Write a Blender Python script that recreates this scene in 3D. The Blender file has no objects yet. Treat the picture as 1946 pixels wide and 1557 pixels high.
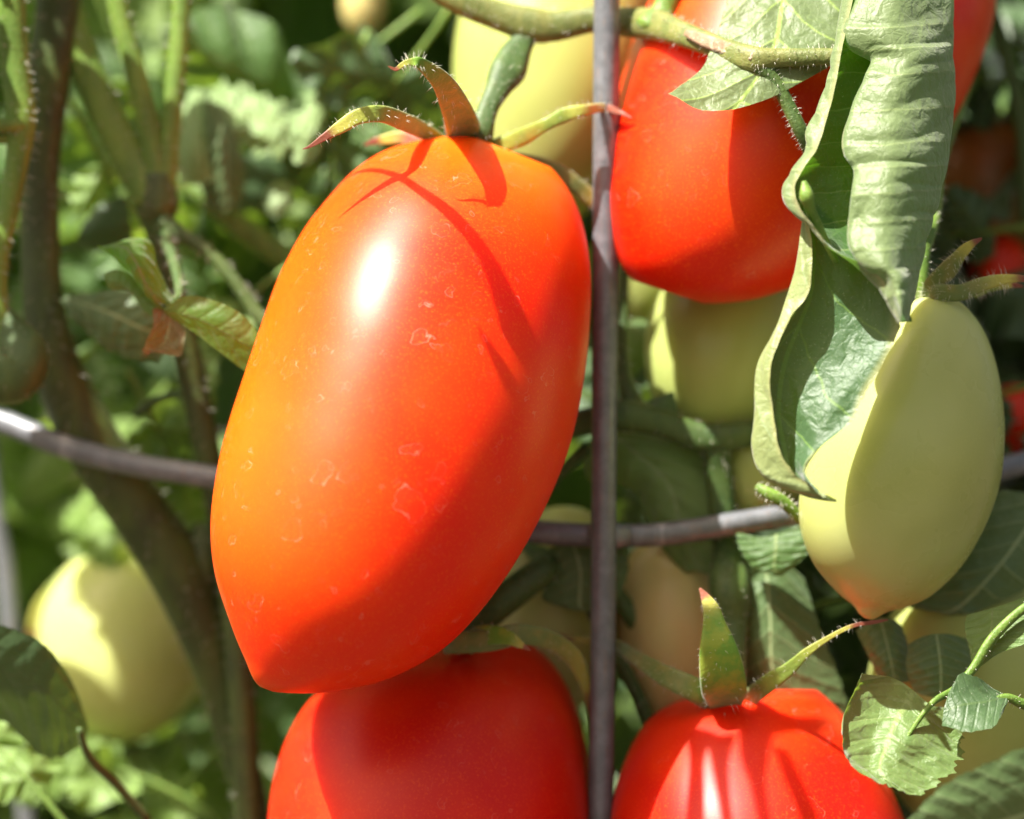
import bpy, math, random
import numpy as np
from mathutils import Vector

# ------------------------------------------------------------------ camera, world, sun
sc = bpy.context.scene
K = 0.156 / 1946.0          # metres per photograph pixel at the focus plane
DIST = 0.70                 # camera to focus-plane distance (m)
HC = 0.45                   # camera height above the soil (m)
cam_d = bpy.data.cameras.new('camera')
cam = bpy.data.objects.new('camera', cam_d)
sc.collection.objects.link(cam)
cam.location = (0, -DIST, HC)
cam.rotation_euler = (math.radians(90), 0, 0)
cam_d.sensor_width = 36
cam_d.lens = 36 * DIST / 0.156
cam_d.clip_start = 0.02
cam_d.clip_end = 200
cam_d.dof.use_dof = True
cam_d.dof.focus_distance = DIST - 190 * K
cam_d.dof.aperture_fstop = 8.0
cam_d.dof.aperture_blades = 0
sc.camera = cam

SUN = Vector((-0.43, -0.33, 0.83)).normalized()      # towards the sun
w = bpy.data.worlds.new("World"); sc.world = w; w.use_nodes = True
nt = w.node_tree
sky = nt.nodes.new('ShaderNodeTexSky'); sky.sky_type = 'NISHITA'; sky.sun_disc = False
sky.sun_elevation = math.asin(SUN.z)
sky.sun_rotation = math.atan2(SUN.x, SUN.y)
bg = nt.nodes['Background']; bg.inputs['Strength'].default_value = 0.066
sky.dust_density = 5.0; sky.ozone_density = 0.4; sky.air_density = 0.8
wb = nt.nodes.new('ShaderNodeMix'); wb.data_type = 'RGBA'; wb.blend_type = 'MULTIPLY'; wb.inputs[0].default_value = 1.0
wb.inputs[7].default_value = (1.0, 0.93, 0.76, 1)      # the photograph's warm white balance
nt.links.new(sky.outputs[0], wb.inputs[6]); nt.links.new(wb.outputs[2], bg.inputs['Color'])
sd = bpy.data.lights.new('sun', 'SUN'); sd.energy = 5.0; sd.angle = math.radians(0.5); sd.color = (1, 0.95, 0.87)
so = bpy.data.objects.new('sun', sd); sc.collection.objects.link(so)
so.rotation_euler = (-SUN).to_track_quat('-Z', 'Y').to_euler()
sc.view_settings.view_transform = 'Standard'; sc.view_settings.look = 'None'
sc.view_settings.gamma = 1.0; sc.view_settings.exposure = 1.65
sc.cycles.max_bounces = 8; sc.cycles.transmission_bounces = 6

# ------------------------------------------------------------------ helpers
rng = random.Random(7)
def W3(q):
    """photo-pixel space (x right, y down, d away from the focus plane, all in px) -> metres"""
    q = np.asarray(q, float)
    d = q[..., 2] * K
    f = (DIST + d) / DIST
    return np.stack([(q[..., 0] - 973) * K * f, d, HC - (q[..., 1] - 778.5) * K * f], -1)

def crom(P, n, closed=False):
    P = np.asarray(P, float); N = len(P); out = []
    segs = N if closed else N - 1
    for i in range(segs):
        if closed: p = [P[(i + j - 1) % N] for j in range(4)]
        else:
            p1, p2 = P[i], P[i + 1]
            p = [P[i - 1] if i > 0 else 2 * p1 - p2, p1, p2, P[i + 2] if i + 2 < N else 2 * p2 - p1]
        for k in range(n):
            t = k / n
            out.append(.5 * (2 * p[1] + (p[2] - p[0]) * t + (2 * p[0] - 5 * p[1] + 4 * p[2] - p[3]) * t * t + (3 * p[1] - p[0] - 3 * p[2] + p[3]) * t ** 3))
    if not closed: out.append(P[-1])
    return np.array(out)

def link(name, me, parent=None, root=None, kind=None):
    o = bpy.data.objects.new(name, me); sc.collection.objects.link(o)
    if parent is not None: o.parent = parent
    if kind: o['kind'] = kind
    return o

def mesh(name, V, F, mats, loc=None, UV=None, mi=None, smooth=True):
    V = np.asarray(V, float).reshape(-1, 3)
    if loc is not None: V = V - np.asarray(loc)
    me = bpy.data.meshes.new(name)
    if isinstance(F, np.ndarray):
        nf, k = F.shape
        me.vertices.add(len(V)); me.vertices.foreach_set('co', V.ravel())
        me.loops.add(nf * k); me.loops.foreach_set('vertex_index', F.ravel().astype(np.int32))
        me.polygons.add(nf); me.polygons.foreach_set('loop_start', np.arange(0, nf * k, k, dtype=np.int32))
        me.polygons.foreach_set('loop_total', np.full(nf, k, dtype=np.int32))
    else: me.from_pydata(V.tolist(), [], [list(f) for f in F])
    for m in (mats if isinstance(mats, (list, tuple)) else [mats]): me.materials.append(m)
    if UV is not None:
        uv = me.uv_layers.new(name='UVMap')
        li = np.empty(len(me.loops), np.int32); me.loops.foreach_get('vertex_index', li)
        uv.data.foreach_set('uv', np.asarray(UV)[li].ravel())
    if smooth: me.polygons.foreach_set('use_smooth', np.ones(len(me.polygons), bool))
    if mi is not None: me.polygons.foreach_set('material_index', np.asarray(mi, np.int32))
    me.update(calc_edges=True); me.validate()
    return me

def gridF(nv, nu, closed=False, off=0):
    F = []
    m = nu if closed else nu - 1
    i = np.arange(nv - 1)[:, None]; j = np.arange(m)[None, :]; j2 = (j + 1) % nu
    a = i * nu + j; b = i * nu + j2; c = (i + 1) * nu + j2; d = (i + 1) * nu + j
    return np.stack([a, b, c, d], -1).reshape(-1, 4) + off

def gridUV(nv, nu):
    v, u = np.meshgrid(np.linspace(0, 1, nv), np.linspace(0, 1, nu), indexing='ij')
    return np.stack([u.ravel(), v.ravel()], -1)

class Thing:
    """an Empty at the thing's base that parents its parts"""
    def __init__(s, name, label, cat, at, group=None):
        s.loc = W3(at)
        s.e = bpy.data.objects.new(name, None); sc.collection.objects.link(s.e)
        s.e.empty_display_size = 0.01; s.e.location = s.loc
        s.e['label'] = label; s.e['category'] = cat
        if group: s.e['group'] = group
    def part(s, name, V, F, mat, UV=None, kind=None, under=None, label=None):
        o = link(name, mesh(name, V, F, mat, s.loc, UV), under or s.e, kind=kind)
        if label: o['label'] = label
        return o

# ------------------------------------------------------------------ materials
def newmat(name):
    m = bpy.data.materials.new(name); m.use_nodes = True
    t = m.node_tree
    return m, t, t.nodes['Principled BSDF'], t.nodes['Material Output']
def N(t, kind, **kw):
    n = t.nodes.new(kind)
    for k, v in kw.items(): setattr(n, k, v)
    return n
def math_(t, op, a, b=None, c=None, clamp=False):
    n = N(t, 'ShaderNodeMath', operation=op, use_clamp=clamp)
    for i, x in enumerate((a, b, c)):
        if x is None: continue
        if isinstance(x, (int, float)): n.inputs[i].default_value = x
        else: t.links.new(x, n.inputs[i])
    return n.outputs[0]
def mixc(t, fac, a, b, blend='MIX'):
    n = N(t, 'ShaderNodeMix', data_type='RGBA', blend_type=blend)
    if isinstance(fac, (int, float)): n.inputs[0].default_value = fac
    else: t.links.new(fac, n.inputs[0])
    for i, x in ((6, a), (7, b)):
        if isinstance(x, tuple): n.inputs[i].default_value = (*x, 1)
        else: t.links.new(x, n.inputs[i])
    return n.outputs[2]
def noise(t, scale, detail=3, rough=.5, coord=None, dist=0.):
    n = N(t, 'ShaderNodeTexNoise'); n.inputs['Scale'].default_value = scale
    n.inputs['Detail'].default_value = detail; n.inputs['Roughness'].default_value = rough
    n.inputs['Distortion'].default_value = dist
    if coord: t.links.new(coord, n.inputs['Vector'])
    return n.outputs['Fac']
def ramp(t, fac, stops):
    n = N(t, 'ShaderNodeValToRGB'); t.links.new(fac, n.inputs[0])
    e = n.color_ramp.elements
    while len(e) < len(stops): e.new(.5)
    for x, (p, c) in zip(e, stops): x.position = p; x.color = (*c, 1) if isinstance(c, tuple) else (c, c, c, 1)
    return n.outputs[0]
def sstep(t, x, lo, hi):
    n = N(t, 'ShaderNodeMapRange', interpolation_type='SMOOTHSTEP')
    t.links.new(x, n.inputs[0]); n.inputs[1].default_value = lo; n.inputs[2].default_value = hi
    return n.outputs[0]
def bump(t, h, strength, dist, normal=None):
    n = N(t, 'ShaderNodeBump'); n.inputs['Strength'].default_value = strength; n.inputs['Distance'].default_value = dist
    t.links.new(h, n.inputs['Height'])
    if normal: t.links.new(normal, n.inputs['Normal'])
    return n.outputs[0]

def fruit_mat(name, ca, cb, speck, stain=.5, rough=.38, sss=.4, rad=(1, .10, .04), tip=None, shoulder=None, sunlit_side=None):
    m, t, b, out = newmat(name)
    tc = N(t, 'ShaderNodeTexCoord'); o = tc.outputs['Object']
    big = noise(t, 38, 2, .5, o, .4)
    col = mixc(t, sstep(t, big, .35, .68), ca, cb)
    sp = noise(t, 2600, 2, .6, o)
    col = mixc(t, math_(t, 'MULTIPLY', sstep(t, sp, .5, .75), .35), col, speck)
    uvs = N(t, 'ShaderNodeSeparateXYZ'); t.links.new(tc.outputs['UV'], uvs.inputs[0])
    if sunlit_side:  # sunlit orange painted over the left side, fading lower down
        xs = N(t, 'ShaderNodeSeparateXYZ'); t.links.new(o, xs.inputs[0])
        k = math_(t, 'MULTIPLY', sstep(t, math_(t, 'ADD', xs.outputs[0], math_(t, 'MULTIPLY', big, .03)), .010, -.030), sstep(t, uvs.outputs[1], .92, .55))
        col = mixc(t, math_(t, 'MULTIPLY', k, .8), col, sunlit_side)
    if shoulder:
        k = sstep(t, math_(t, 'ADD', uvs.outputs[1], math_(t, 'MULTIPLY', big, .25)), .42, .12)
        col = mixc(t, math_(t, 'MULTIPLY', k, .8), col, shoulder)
    if tip:
        k = sstep(t, math_(t, 'ADD', uvs.outputs[1], math_(t, 'MULTIPLY', noise(t, 150, 2, .5, o), .12)), .93, 1.04)
        col = mixc(t, k, col, tip)
    # dried water marks: thin closed outlines and chalky specks
    wc = N(t, 'ShaderNodeVectorMath', operation='ADD')
    nv = N(t, 'ShaderNodeTexNoise'); nv.inputs['Scale'].default_value = 300; t.links.new(o, nv.inputs['Vector'])
    sv = N(t, 'ShaderNodeVectorMath', operation='SCALE'); t.links.new(nv.outputs['Color'], sv.inputs[0]); sv.inputs['Scale'].default_value = .005
    t.links.new(o, wc.inputs[0]); t.links.new(sv.outputs[0], wc.inputs[1])
    ring = None; brk = sstep(t, noise(t, 420, 2, .5, o), .45, .62)
    for vs, thr, rw, amt in ((95, .62, .013, .8), (210, .5, .026, 1.), (430, .62, .05, .9)):
        vo = N(t, 'ShaderNodeTexVoronoi'); vo.inputs['Scale'].default_value = vs; t.links.new(wc.outputs[0], vo.inputs['Vector'])
        vc = N(t, 'ShaderNodeSeparateColor'); t.links.new(vo.outputs['Color'], vc.inputs[0])
        r0 = math_(t, 'MULTIPLY_ADD', vc.outputs[0], .26, .12)
        df = math_(t, 'SUBTRACT', r0, vo.outputs['Distance'])
        rg_ = math_(t, 'ADD', sstep(t, math_(t, 'ABSOLUTE', df), rw, rw * .2), math_(t, 'MULTIPLY', sstep(t, df, -.02, .04), .07))
        rg_ = math_(t, 'MULTIPLY', math_(t, 'MULTIPLY', rg_, math_(t, 'GREATER_THAN', vc.outputs[1], thr)), math_(t, 'MULTIPLY', vc.outputs[2], amt))
        ring = rg_ if ring is None else math_(t, 'MAXIMUM', ring, rg_)
    ring = math_(t, 'MULTIPLY', ring, math_(t, 'MULTIPLY_ADD', brk, .8, .2))
    dust = sstep(t, noise(t, 1500, 3, .7, o), .69, .76)
    dustm = math_(t, 'MULTIPLY', dust, sstep(t, noise(t, 60, 2, .5, o), .45, .7))
    mark = math_(t, 'MULTIPLY', math_(t, 'ADD', math_(t, 'MULTIPLY', ring, .34), math_(t, 'MULTIPLY', dustm, .5)), stain, clamp=True)
    col = mixc(t, mark, col, (.78, .55, .42))
    t.links.new(col, b.inputs['Base Color'])
    rr = math_(t, 'ADD', math_(t, 'MULTIPLY_ADD', noise(t, 90, 3, .6, o), .10, rough - .05), math_(t, 'MULTIPLY', mark, .35))
    t.links.new(rr, b.inputs['Roughness'])
    b.inputs['IOR'].default_value = 1.36; b.inputs['Specular IOR Level'].default_value = .44; b.inputs['Subsurface Weight'].default_value = sss
    b.inputs['Subsurface Radius'].default_value = rad
    b.inputs['Subsurface Scale'].default_value = .013
    h = math_(t, 'ADD', math_(t, 'MULTIPLY', noise(t, 2200, 2, .5, o), .25), math_(t, 'MULTIPLY', noise(t, 260, 2, .5, o), 1.0))
    t.links.new(bump(t, h, .35, .00006), b.inputs['Normal'])
    return m

RIPE = fruit_mat('ripe_skin', (.78, .014, .001), (.80, .042, .0015), (.85, .16, .004), .6, tip=(.75, .055, .003), shoulder=(.78, .17, .004), sunlit_side=(.80, .13, .002))  # orange of the sunlit left and top put into the skin colour
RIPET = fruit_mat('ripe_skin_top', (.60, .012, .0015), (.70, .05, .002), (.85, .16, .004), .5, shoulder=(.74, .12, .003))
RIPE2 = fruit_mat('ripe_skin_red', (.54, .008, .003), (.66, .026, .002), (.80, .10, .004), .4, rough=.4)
GREEN = fruit_mat('unripe_skin', (.36, .40, .12), (.42, .46, .17), (.44, .46, .16), .12, rough=.28, sss=.3, rad=(.8, .8, .3), shoulder=(.56, .60, .26))
GREEN2 = fruit_mat('unripe_skin_green', (.32, .38, .10), (.37, .42, .13), (.42, .46, .16), .05, rough=.3, sss=.2, rad=(.8, .8, .3))
BREAK = fruit_mat('turning_skin', (.50, .33, .13), (.50, .42, .17), (.6, .4, .2), .1, rough=.3, sss=.15)

TURN = fruit_mat('turning_skin_shaded', (.10, .10, .02), (.26, .07, .012), (.4, .2, .05), .05, rough=.4, sss=.1)  # base colours darkened to stand in for shade on this fruit

def stem_mat(name, ca, cb, cc=None, rough=.55, spots=.3):
    m, t, b, out = newmat(name)
    tc = N(t, 'ShaderNodeTexCoord'); o = tc.outputs['Object']
    mp = N(t, 'ShaderNodeMapping'); t.links.new(o, mp.inputs[0]); mp.inputs['Scale'].default_value = (1, 1, .35)
    n1 = noise(t, 260, 4, .6, mp.outputs[0], .3); n2 = noise(t, 1600, 2, .7, o)
    col = mixc(t, sstep(t, n1, .38, .62), ca, cb)
    col = mixc(t, math_(t, 'MULTIPLY', sstep(t, n2, .56, .7), spots), col, cc or (.30, .32, .16))
    t.links.new(col, b.inputs['Base Color']); b.inputs['Roughness'].default_value = rough
    b.inputs['Sheen Weight'].default_value = .15; b.inputs['Sheen Roughness'].default_value = .4
    b.inputs['Sheen Tint'].default_value = (.75, .8, .5, 1)
    b.inputs['Subsurface Weight'].default_value = .1; b.inputs['Subsurface Scale'].default_value = .001
    t.links.new(bump(t, math_(t, 'ADD', n2, n1), .6, .00025), b.inputs['Normal'])
    return m
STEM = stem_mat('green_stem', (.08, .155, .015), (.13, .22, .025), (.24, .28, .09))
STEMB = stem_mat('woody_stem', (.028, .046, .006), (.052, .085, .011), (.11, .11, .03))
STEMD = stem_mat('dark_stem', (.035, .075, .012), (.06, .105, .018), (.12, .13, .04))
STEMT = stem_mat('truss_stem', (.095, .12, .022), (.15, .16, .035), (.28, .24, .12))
SCAR = stem_mat('scar', (.20, .13, .07), (.42, .32, .22), (.55, .45, .33), .8, .8)

def sepal_mat(name, ca, cb, tipc, t0=.66, t1=.74):
    m, t, b, out = newmat(name)
    tc = N(t, 'ShaderNodeTexCoord'); o = tc.outputs['Object']
    s = N(t, 'ShaderNodeSeparateXYZ'); t.links.new(tc.outputs['UV'], s.inputs[0])
    n1 = noise(t, 330, 3, .6, o); n2 = noise(t, 1800, 2, .6, o)
    col = mixc(t, sstep(t, n1, .4, .62), ca, cb)
    col = mixc(t, sstep(t, s.outputs[1], t0 - .3, t0), col, (.36, .34, .05))
    v = math_(t, 'ADD', s.outputs[1], math_(t, 'MULTIPLY_ADD', n1, .16, -.08))
    col = mixc(t, sstep(t, v, t0, t1), col, tipc)
    t.links.new(col, b.inputs['Base Color']); b.inputs['Roughness'].default_value = .5
    b.inputs['Sheen Weight'].default_value = .3
    t.links.new(bump(t, n2, .5, .0002), b.inputs['Normal'])
    return m
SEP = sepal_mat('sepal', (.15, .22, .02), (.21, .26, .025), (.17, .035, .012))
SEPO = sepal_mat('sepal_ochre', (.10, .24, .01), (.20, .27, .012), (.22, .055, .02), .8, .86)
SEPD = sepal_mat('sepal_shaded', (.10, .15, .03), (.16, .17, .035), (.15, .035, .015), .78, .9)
HAIR, t_, b_, o_ = newmat('hair'); b_.inputs['Base Color'].default_value = (.62, .6, .5, 1); b_.inputs['Roughness'].default_value = .35

def leaf_mat(name, top, under, vein=(.20, .28, .08), veinu=(.24, .32, .14), nv=7, slope=1.3, trans=.34, tcol=(.26, .42, .03), brown=0., rough=.48, vw=.9, bstr=.4, edge=None):
    m, t, b, out = newmat(name)
    tc = N(t, 'ShaderNodeTexCoord'); o = tc.outputs['Object']
    s = N(t, 'ShaderNodeSeparateXYZ'); t.links.new(tc.outputs['UV'], s.inputs[0])
    U, V = s.outputs[0], s.outputs[1]
    a = math_(t, 'MULTIPLY', math_(t, 'ABSOLUTE', math_(t, 'SUBTRACT', U, .5)), 2)
    wob = math_(t, 'MULTIPLY_ADD', noise(t, 220, 2, .5, o), .24, -.12)
    ph = math_(t, 'ADD', math_(t, 'SUBTRACT', math_(t, 'MULTIPLY', V, nv), math_(t, 'MULTIPLY', a, slope)), wob)
    dist = math_(t, 'ABSOLUTE', math_(t, 'SUBTRACT', math_(t, 'FRACT', ph), .5))        # .5 at vein
    side = sstep(t, dist, .465 - .03 * (1 - vw), .497)
    mid = sstep(t, a, .05, .018)
    n1 = noise(t, 150, 3, .6, o); n2 = noise(t, 2600, 2, .7, o)
    vo = N(t, 'ShaderNodeTexVoronoi', feature='DISTANCE_TO_EDGE'); vo.inputs['Scale'].default_value = 620; t.links.new(o, vo.inputs['Vector'])
    net = math_(t, 'MULTIPLY', sstep(t, vo.outputs['Distance'], .07, .01), math_(t, 'MULTIPLY_ADD', n1, 1.2, -.2, clamp=True))
    vm = math_(t, 'MAXIMUM', math_(t, 'MAXIMUM', math_(t, 'MULTIPLY', side, .8), mid), math_(t, 'MULTIPLY', net, .22))
    geo = N(t, 'ShaderNodeNewGeometry'); bf = geo.outputs['Backfacing']
    tt = mixc(t, math_(t, 'MULTIPLY', n1, .55), top, tuple(min(1, c * 1.9) for c in top))
    tt = mixc(t, vm, tt, vein)
    uu = mixc(t, math_(t, 'MULTIPLY', n1, .5), under, tuple(c * .7 for c in under))
    uu = mixc(t, vm, uu, veinu)
    col = mixc(t, bf, tt, uu)
    hair = sstep(t, n2, .64, .72)
    col = mixc(t, math_(t, 'MULTIPLY', hair, .22), col, (.6, .65, .5))
    if brown:
        bm = math_(t, 'MULTIPLY', sstep(t, noise(t, 95, 3, .6, o), .5, .62), brown)
        col = mixc(t, bm, col, (.20, .10, .035))
    if edge:
        em = math_(t, 'MULTIPLY', sstep(t, a, .88, .99), .7)
        col = mixc(t, em, col, edge)
    t.links.new(col, b.inputs['Base Color']); b.inputs['Roughness'].default_value = rough
    b.inputs['Specular IOR Level'].default_value = .45
    b.inputs['Sheen Weight'].default_value = .35; b.inputs['Sheen Roughness'].default_value = .5
    puck = math_(t, 'SUBTRACT', math_(t, 'MULTIPLY', sstep(t, dist, .5, .3), .25), math_(t, 'MULTIPLY', noise(t, 420, 2, .5, o, .6), 1.1))
    h = math_(t, 'ADD', math_(t, 'SUBTRACT', math_(t, 'ADD', puck, math_(t, 'MULTIPLY', n2, .12)), math_(t, 'MULTIPLY', net, .12)), math_(t, 'MULTIPLY', n1, .6))
    t.links.new(bump(t, h, bstr, .0011), b.inputs['Normal'])
    tr = N(t, 'ShaderNodeBsdfTranslucent')
    tcm = mixc(t, vm, tcol, tuple(c * .45 for c in tcol))
    if brown: tcm = mixc(t, bm, tcm, (.12, .05, .01))
    t.links.new(tcm, tr.inputs['Color'])
    mx = N(t, 'ShaderNodeMixShader'); mx.inputs[0].default_value = trans
    t.links.new(b.outputs[0], mx.inputs[1]); t.links.new(tr.outputs[0], mx.inputs[2]); t.links.new(mx.outputs[0], out.inputs['Surface'])
    return m
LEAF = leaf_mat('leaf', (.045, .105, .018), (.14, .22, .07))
LEAFBG = leaf_mat('leaf_bright_far', (.15, .25, .05), (.20, .30, .08), trans=.4, tcol=(.34, .5, .05))  # brighter copy of the leaf colour, standing in for strong sun
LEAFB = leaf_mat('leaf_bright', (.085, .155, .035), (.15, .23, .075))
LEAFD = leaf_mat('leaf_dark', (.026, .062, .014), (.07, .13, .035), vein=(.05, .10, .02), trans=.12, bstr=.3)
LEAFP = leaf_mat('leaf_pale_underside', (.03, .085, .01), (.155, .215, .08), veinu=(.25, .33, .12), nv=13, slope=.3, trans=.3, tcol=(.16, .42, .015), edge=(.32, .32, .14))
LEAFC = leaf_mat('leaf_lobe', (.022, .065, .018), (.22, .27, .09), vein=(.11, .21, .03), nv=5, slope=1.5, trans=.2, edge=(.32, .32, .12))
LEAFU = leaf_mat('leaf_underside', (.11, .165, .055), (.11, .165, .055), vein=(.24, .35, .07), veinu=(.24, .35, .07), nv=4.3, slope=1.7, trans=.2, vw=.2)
LEAFT = leaf_mat('leaf_brown_patched', (.06, .14, .015), (.09, .18, .03), trans=.5, tcol=(.34, .66, .01), brown=.3)

def wire_mat():
    m, t, b, out = newmat('wire_steel')
    tc = N(t, 'ShaderNodeTexCoord'); o = tc.outputs['Object']
    n1 = noise(t, 500, 4, .7, o); mp = N(t, 'ShaderNodeMapping'); t.links.new(o, mp.inputs[0]); mp.inputs['Scale'].default_value = (1, 1, .08)
    n2 = noise(t, 2500, 3, .6, mp.outputs[0]); n3 = noise(t, 160, 3, .6, mp.outputs[0])
    col = mixc(t, sstep(t, n1, .4, .65), (.14, .15, .165), (.19, .20, .22))
    col = mixc(t, math_(t, 'MULTIPLY', sstep(t, n2, .6, .7), .5), col, (.30, .17, .10))
    col = mixc(t, math_(t, 'MULTIPLY', sstep(t, n3, .62, .7), .4), col, (.5, .5, .52))
    t.links.new(col, b.inputs['Base Color']); b.inputs['Metallic'].default_value = .35
    t.links.new(math_(t, 'MULTIPLY_ADD', n1, .25, .33), b.inputs['Roughness'])
    t.links.new(bump(t, math_(t, 'ADD', n2, n1), .25, .00008), b.inputs['Normal'])
    return m
WIRE = wire_mat()
def soil_mat():
    m, t, b, out = newmat('soil')
    tc = N(t, 'ShaderNodeTexCoord'); o = tc.outputs['Object']
    n1 = noise(t, 6, 6, .7, o); n2 = noise(t, 90, 5, .7, o)
    col = mixc(t, n1, (.09, .06, .04), (.20, .15, .10)); col = mixc(t, math_(t, 'MULTIPLY', n2, .5), col, (.05, .035, .025))
    t.links.new(col, b.inputs['Base Color']); b.inputs['Roughness'].default_value = .95
    t.links.new(bump(t, n2, 1, .02), b.inputs['Normal'])
    return m
SOIL = soil_mat()

# ------------------------------------------------------------------ setting: the soil
n = 60
gx, gy = np.meshgrid(np.linspace(-1, 1, n), np.linspace(-1, 1, n))
gx = np.sign(gx) * np.abs(gx) ** 3 * 60; gy = np.sign(gy) * np.abs(gy) ** 3 * 60
gz = .012 * np.sin(gx * 9) * np.cos(gy * 8) + .008 * np.sin(gx * 23 + gy * 17)
o = link('ground', mesh('ground', np.stack([gx, gy, gz], -1), gridF(n, n), SOIL), kind='structure')

# ------------------------------------------------------------------ builders in photo-pixel space
def smoothfield(nv, nu, seed, k=3):
    r = np.random.RandomState(seed); f = np.zeros((nv, nu))
    v, u = np.meshgrid(np.linspace(0, 1, nv), np.linspace(0, 1, nu), indexing='ij')
    for i in range(6):
        a, b, c = r.uniform(-1, 1, 3)
        f += np.sin((a * u * k + b * v * k) * 6.28 + c * 6.28) / 6
    return f

def tube_px(path, nseg=6, nr=14, ridge=0., flat=1., seed=0, cap=True):
    """path rows: x, y, depth, radius (px). returns verts, faces, uv, centreline, radii"""
    C = crom(path, nseg); P = C[:, :3]; R = C[:, 3]
    T = np.gradient(P, axis=0); T /= np.linalg.norm(T, axis=1)[:, None]
    A = np.cross(T, [0, 0, 1.]); A /= np.linalg.norm(A, axis=1)[:, None] + 1e-9
    B = np.cross(T, A)
    th = np.linspace(0, 2 * np.pi, nr, endpoint=False)
    nz = 1 + ridge * np.sin(3 * th)[None, :] + ridge * .8 * smoothfield(len(P), nr, seed, 4) * np.cos(th * 0)[None]
    V = P[:, None] + (A[:, None] * np.cos(th)[None, :, None] + B[:, None] * np.sin(th)[None, :, None] * flat) * (R[:, None] * nz)[..., None]
    nv = len(P); F = gridF(nv, nr, True)
    uv = gridUV(nv, nr)
    Vf = V.reshape(-1, 3)
    if cap:
        Vf = np.vstack([Vf, P[0] - T[0] * R[0] * .3, P[-1] + T[-1] * R[-1] * .3]); c0 = nv * nr
        j = np.arange(nr); j2 = (j + 1) % nr
        F0 = np.stack([j2, j, np.full(nr, c0), np.full(nr, c0)], -1)
        F1 = np.stack([(nv - 1) * nr + j, (nv - 1) * nr + j2, np.full(nr, c0 + 1), np.full(nr, c0 + 1)], -1)
        F = [list(f) for f in F] + [list(f[:3]) for f in F0] + [list(f[:3]) for f in F1]
        uv = np.vstack([uv, [[.5, 0], [.5, 1]]])
    return Vf, F, uv, (P, T, A, B, R)

def hairs_px(frame, count, l0, l1, rad=.9, seed=1, side=None, v0=0, v1=1):
    P, T, A, B, R = frame; r = random.Random(seed); V = []; F = []
    for i in range(count):
        k = r.uniform(v0, v1) * (len(P) - 1); i0 = int(k); i0 = min(i0, len(P) - 1)
        th = r.uniform(0, 6.283) if side is None else r.gauss(side, .6)
        d = A[i0] * math.cos(th) + B[i0] * math.sin(th)
        p = P[i0] + T[i0] * r.uniform(-3, 3) + d * R[i0] * .93
        d = d + T[i0] * r.uniform(-.35, .35) + np.array([0, r.uniform(-.1, .3), 0]); d /= np.linalg.norm(d)
        L = r.uniform(l0, l1); e = np.cross(d, [0, 0, 1.]); e /= np.linalg.norm(e) + 1e-6; f = np.cross(d, e)
        b = len(V)
        for s, q in ((0, 1.2), (.5, .7)):
            for a in (0, 2.09, 4.19): V.append(p + d * L * s + (e * math.cos(a) + f * math.sin(a)) * rad * q)
        V.append(p + d * L + np.array([0, L * .12, 0]))
        for a in range(3):
            a2 = (a + 1) % 3
            F.append([b + a, b + a2, b + 3 + a2, b + 3 + a]); F.append([b + 3 + a, b + 3 + a2, b + 6])
    return np.array(V), F

def stem_part(th, name, path, mat, hairs=0, hl=(12, 26), nr=14, ridge=.05, seed=0, under=None, nseg=6, flat=1., hr=.5):
    V, F, uv, fr = tube_px(path, nseg, nr, ridge, flat, seed)
    o = th.part(name, W3(V), F, mat, uv, under=under)
    if hairs:
        HV, HF = hairs_px(fr, int(hairs * 1.7), *hl, rad=hr, seed=seed + 5)
        th.part('hair', W3(HV), HF, HAIR, kind='stuff', under=under or o)
    return o

def strip_part(th, name, path, mat, thick=.35, hairs=0, hl=(8, 18), seed=0, under=None, cup=.3):
    """a sepal: a flattened, cupped, tapering blade; path rows: x, y, d, halfwidth"""
    C = crom(path, 7); P = C[:, :3]; R = np.maximum(C[:, 3], .6)
    T = np.gradient(P, axis=0); T /= np.linalg.norm(T, axis=1)[:, None]
    A = np.cross(T, [0, 0, 1.]); A /= np.linalg.norm(A, axis=1)[:, None] + 1e-9; B = np.cross(T, A)
    nr = 16; tq = np.linspace(0, 2 * np.pi, nr, endpoint=False)
    ca, sa = np.cos(tq), np.sin(tq)
    off = A[:, None] * (ca * 1.)[None, :, None] + B[:, None] * (sa * thick + cup * ca ** 2)[None, :, None]
    V = P[:, None] + off * R[:, None, None]
    V[:, :, 1] += smoothfield(len(P), nr, seed, 5) * R[:, None] * .15
    uv = gridUV(len(P), nr)
    o = th.part(name, W3(V), gridF(len(P), nr, True), mat, uv, under=under)
    if hairs:
        HV, HF = hairs_px((P, T, A, B, R), hairs * 2, *hl, rad=.36, seed=seed + 9, v1=.8)
        th.part('hair', W3(HV), HF, HAIR, kind='stuff', under=under or o)
    return o

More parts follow.
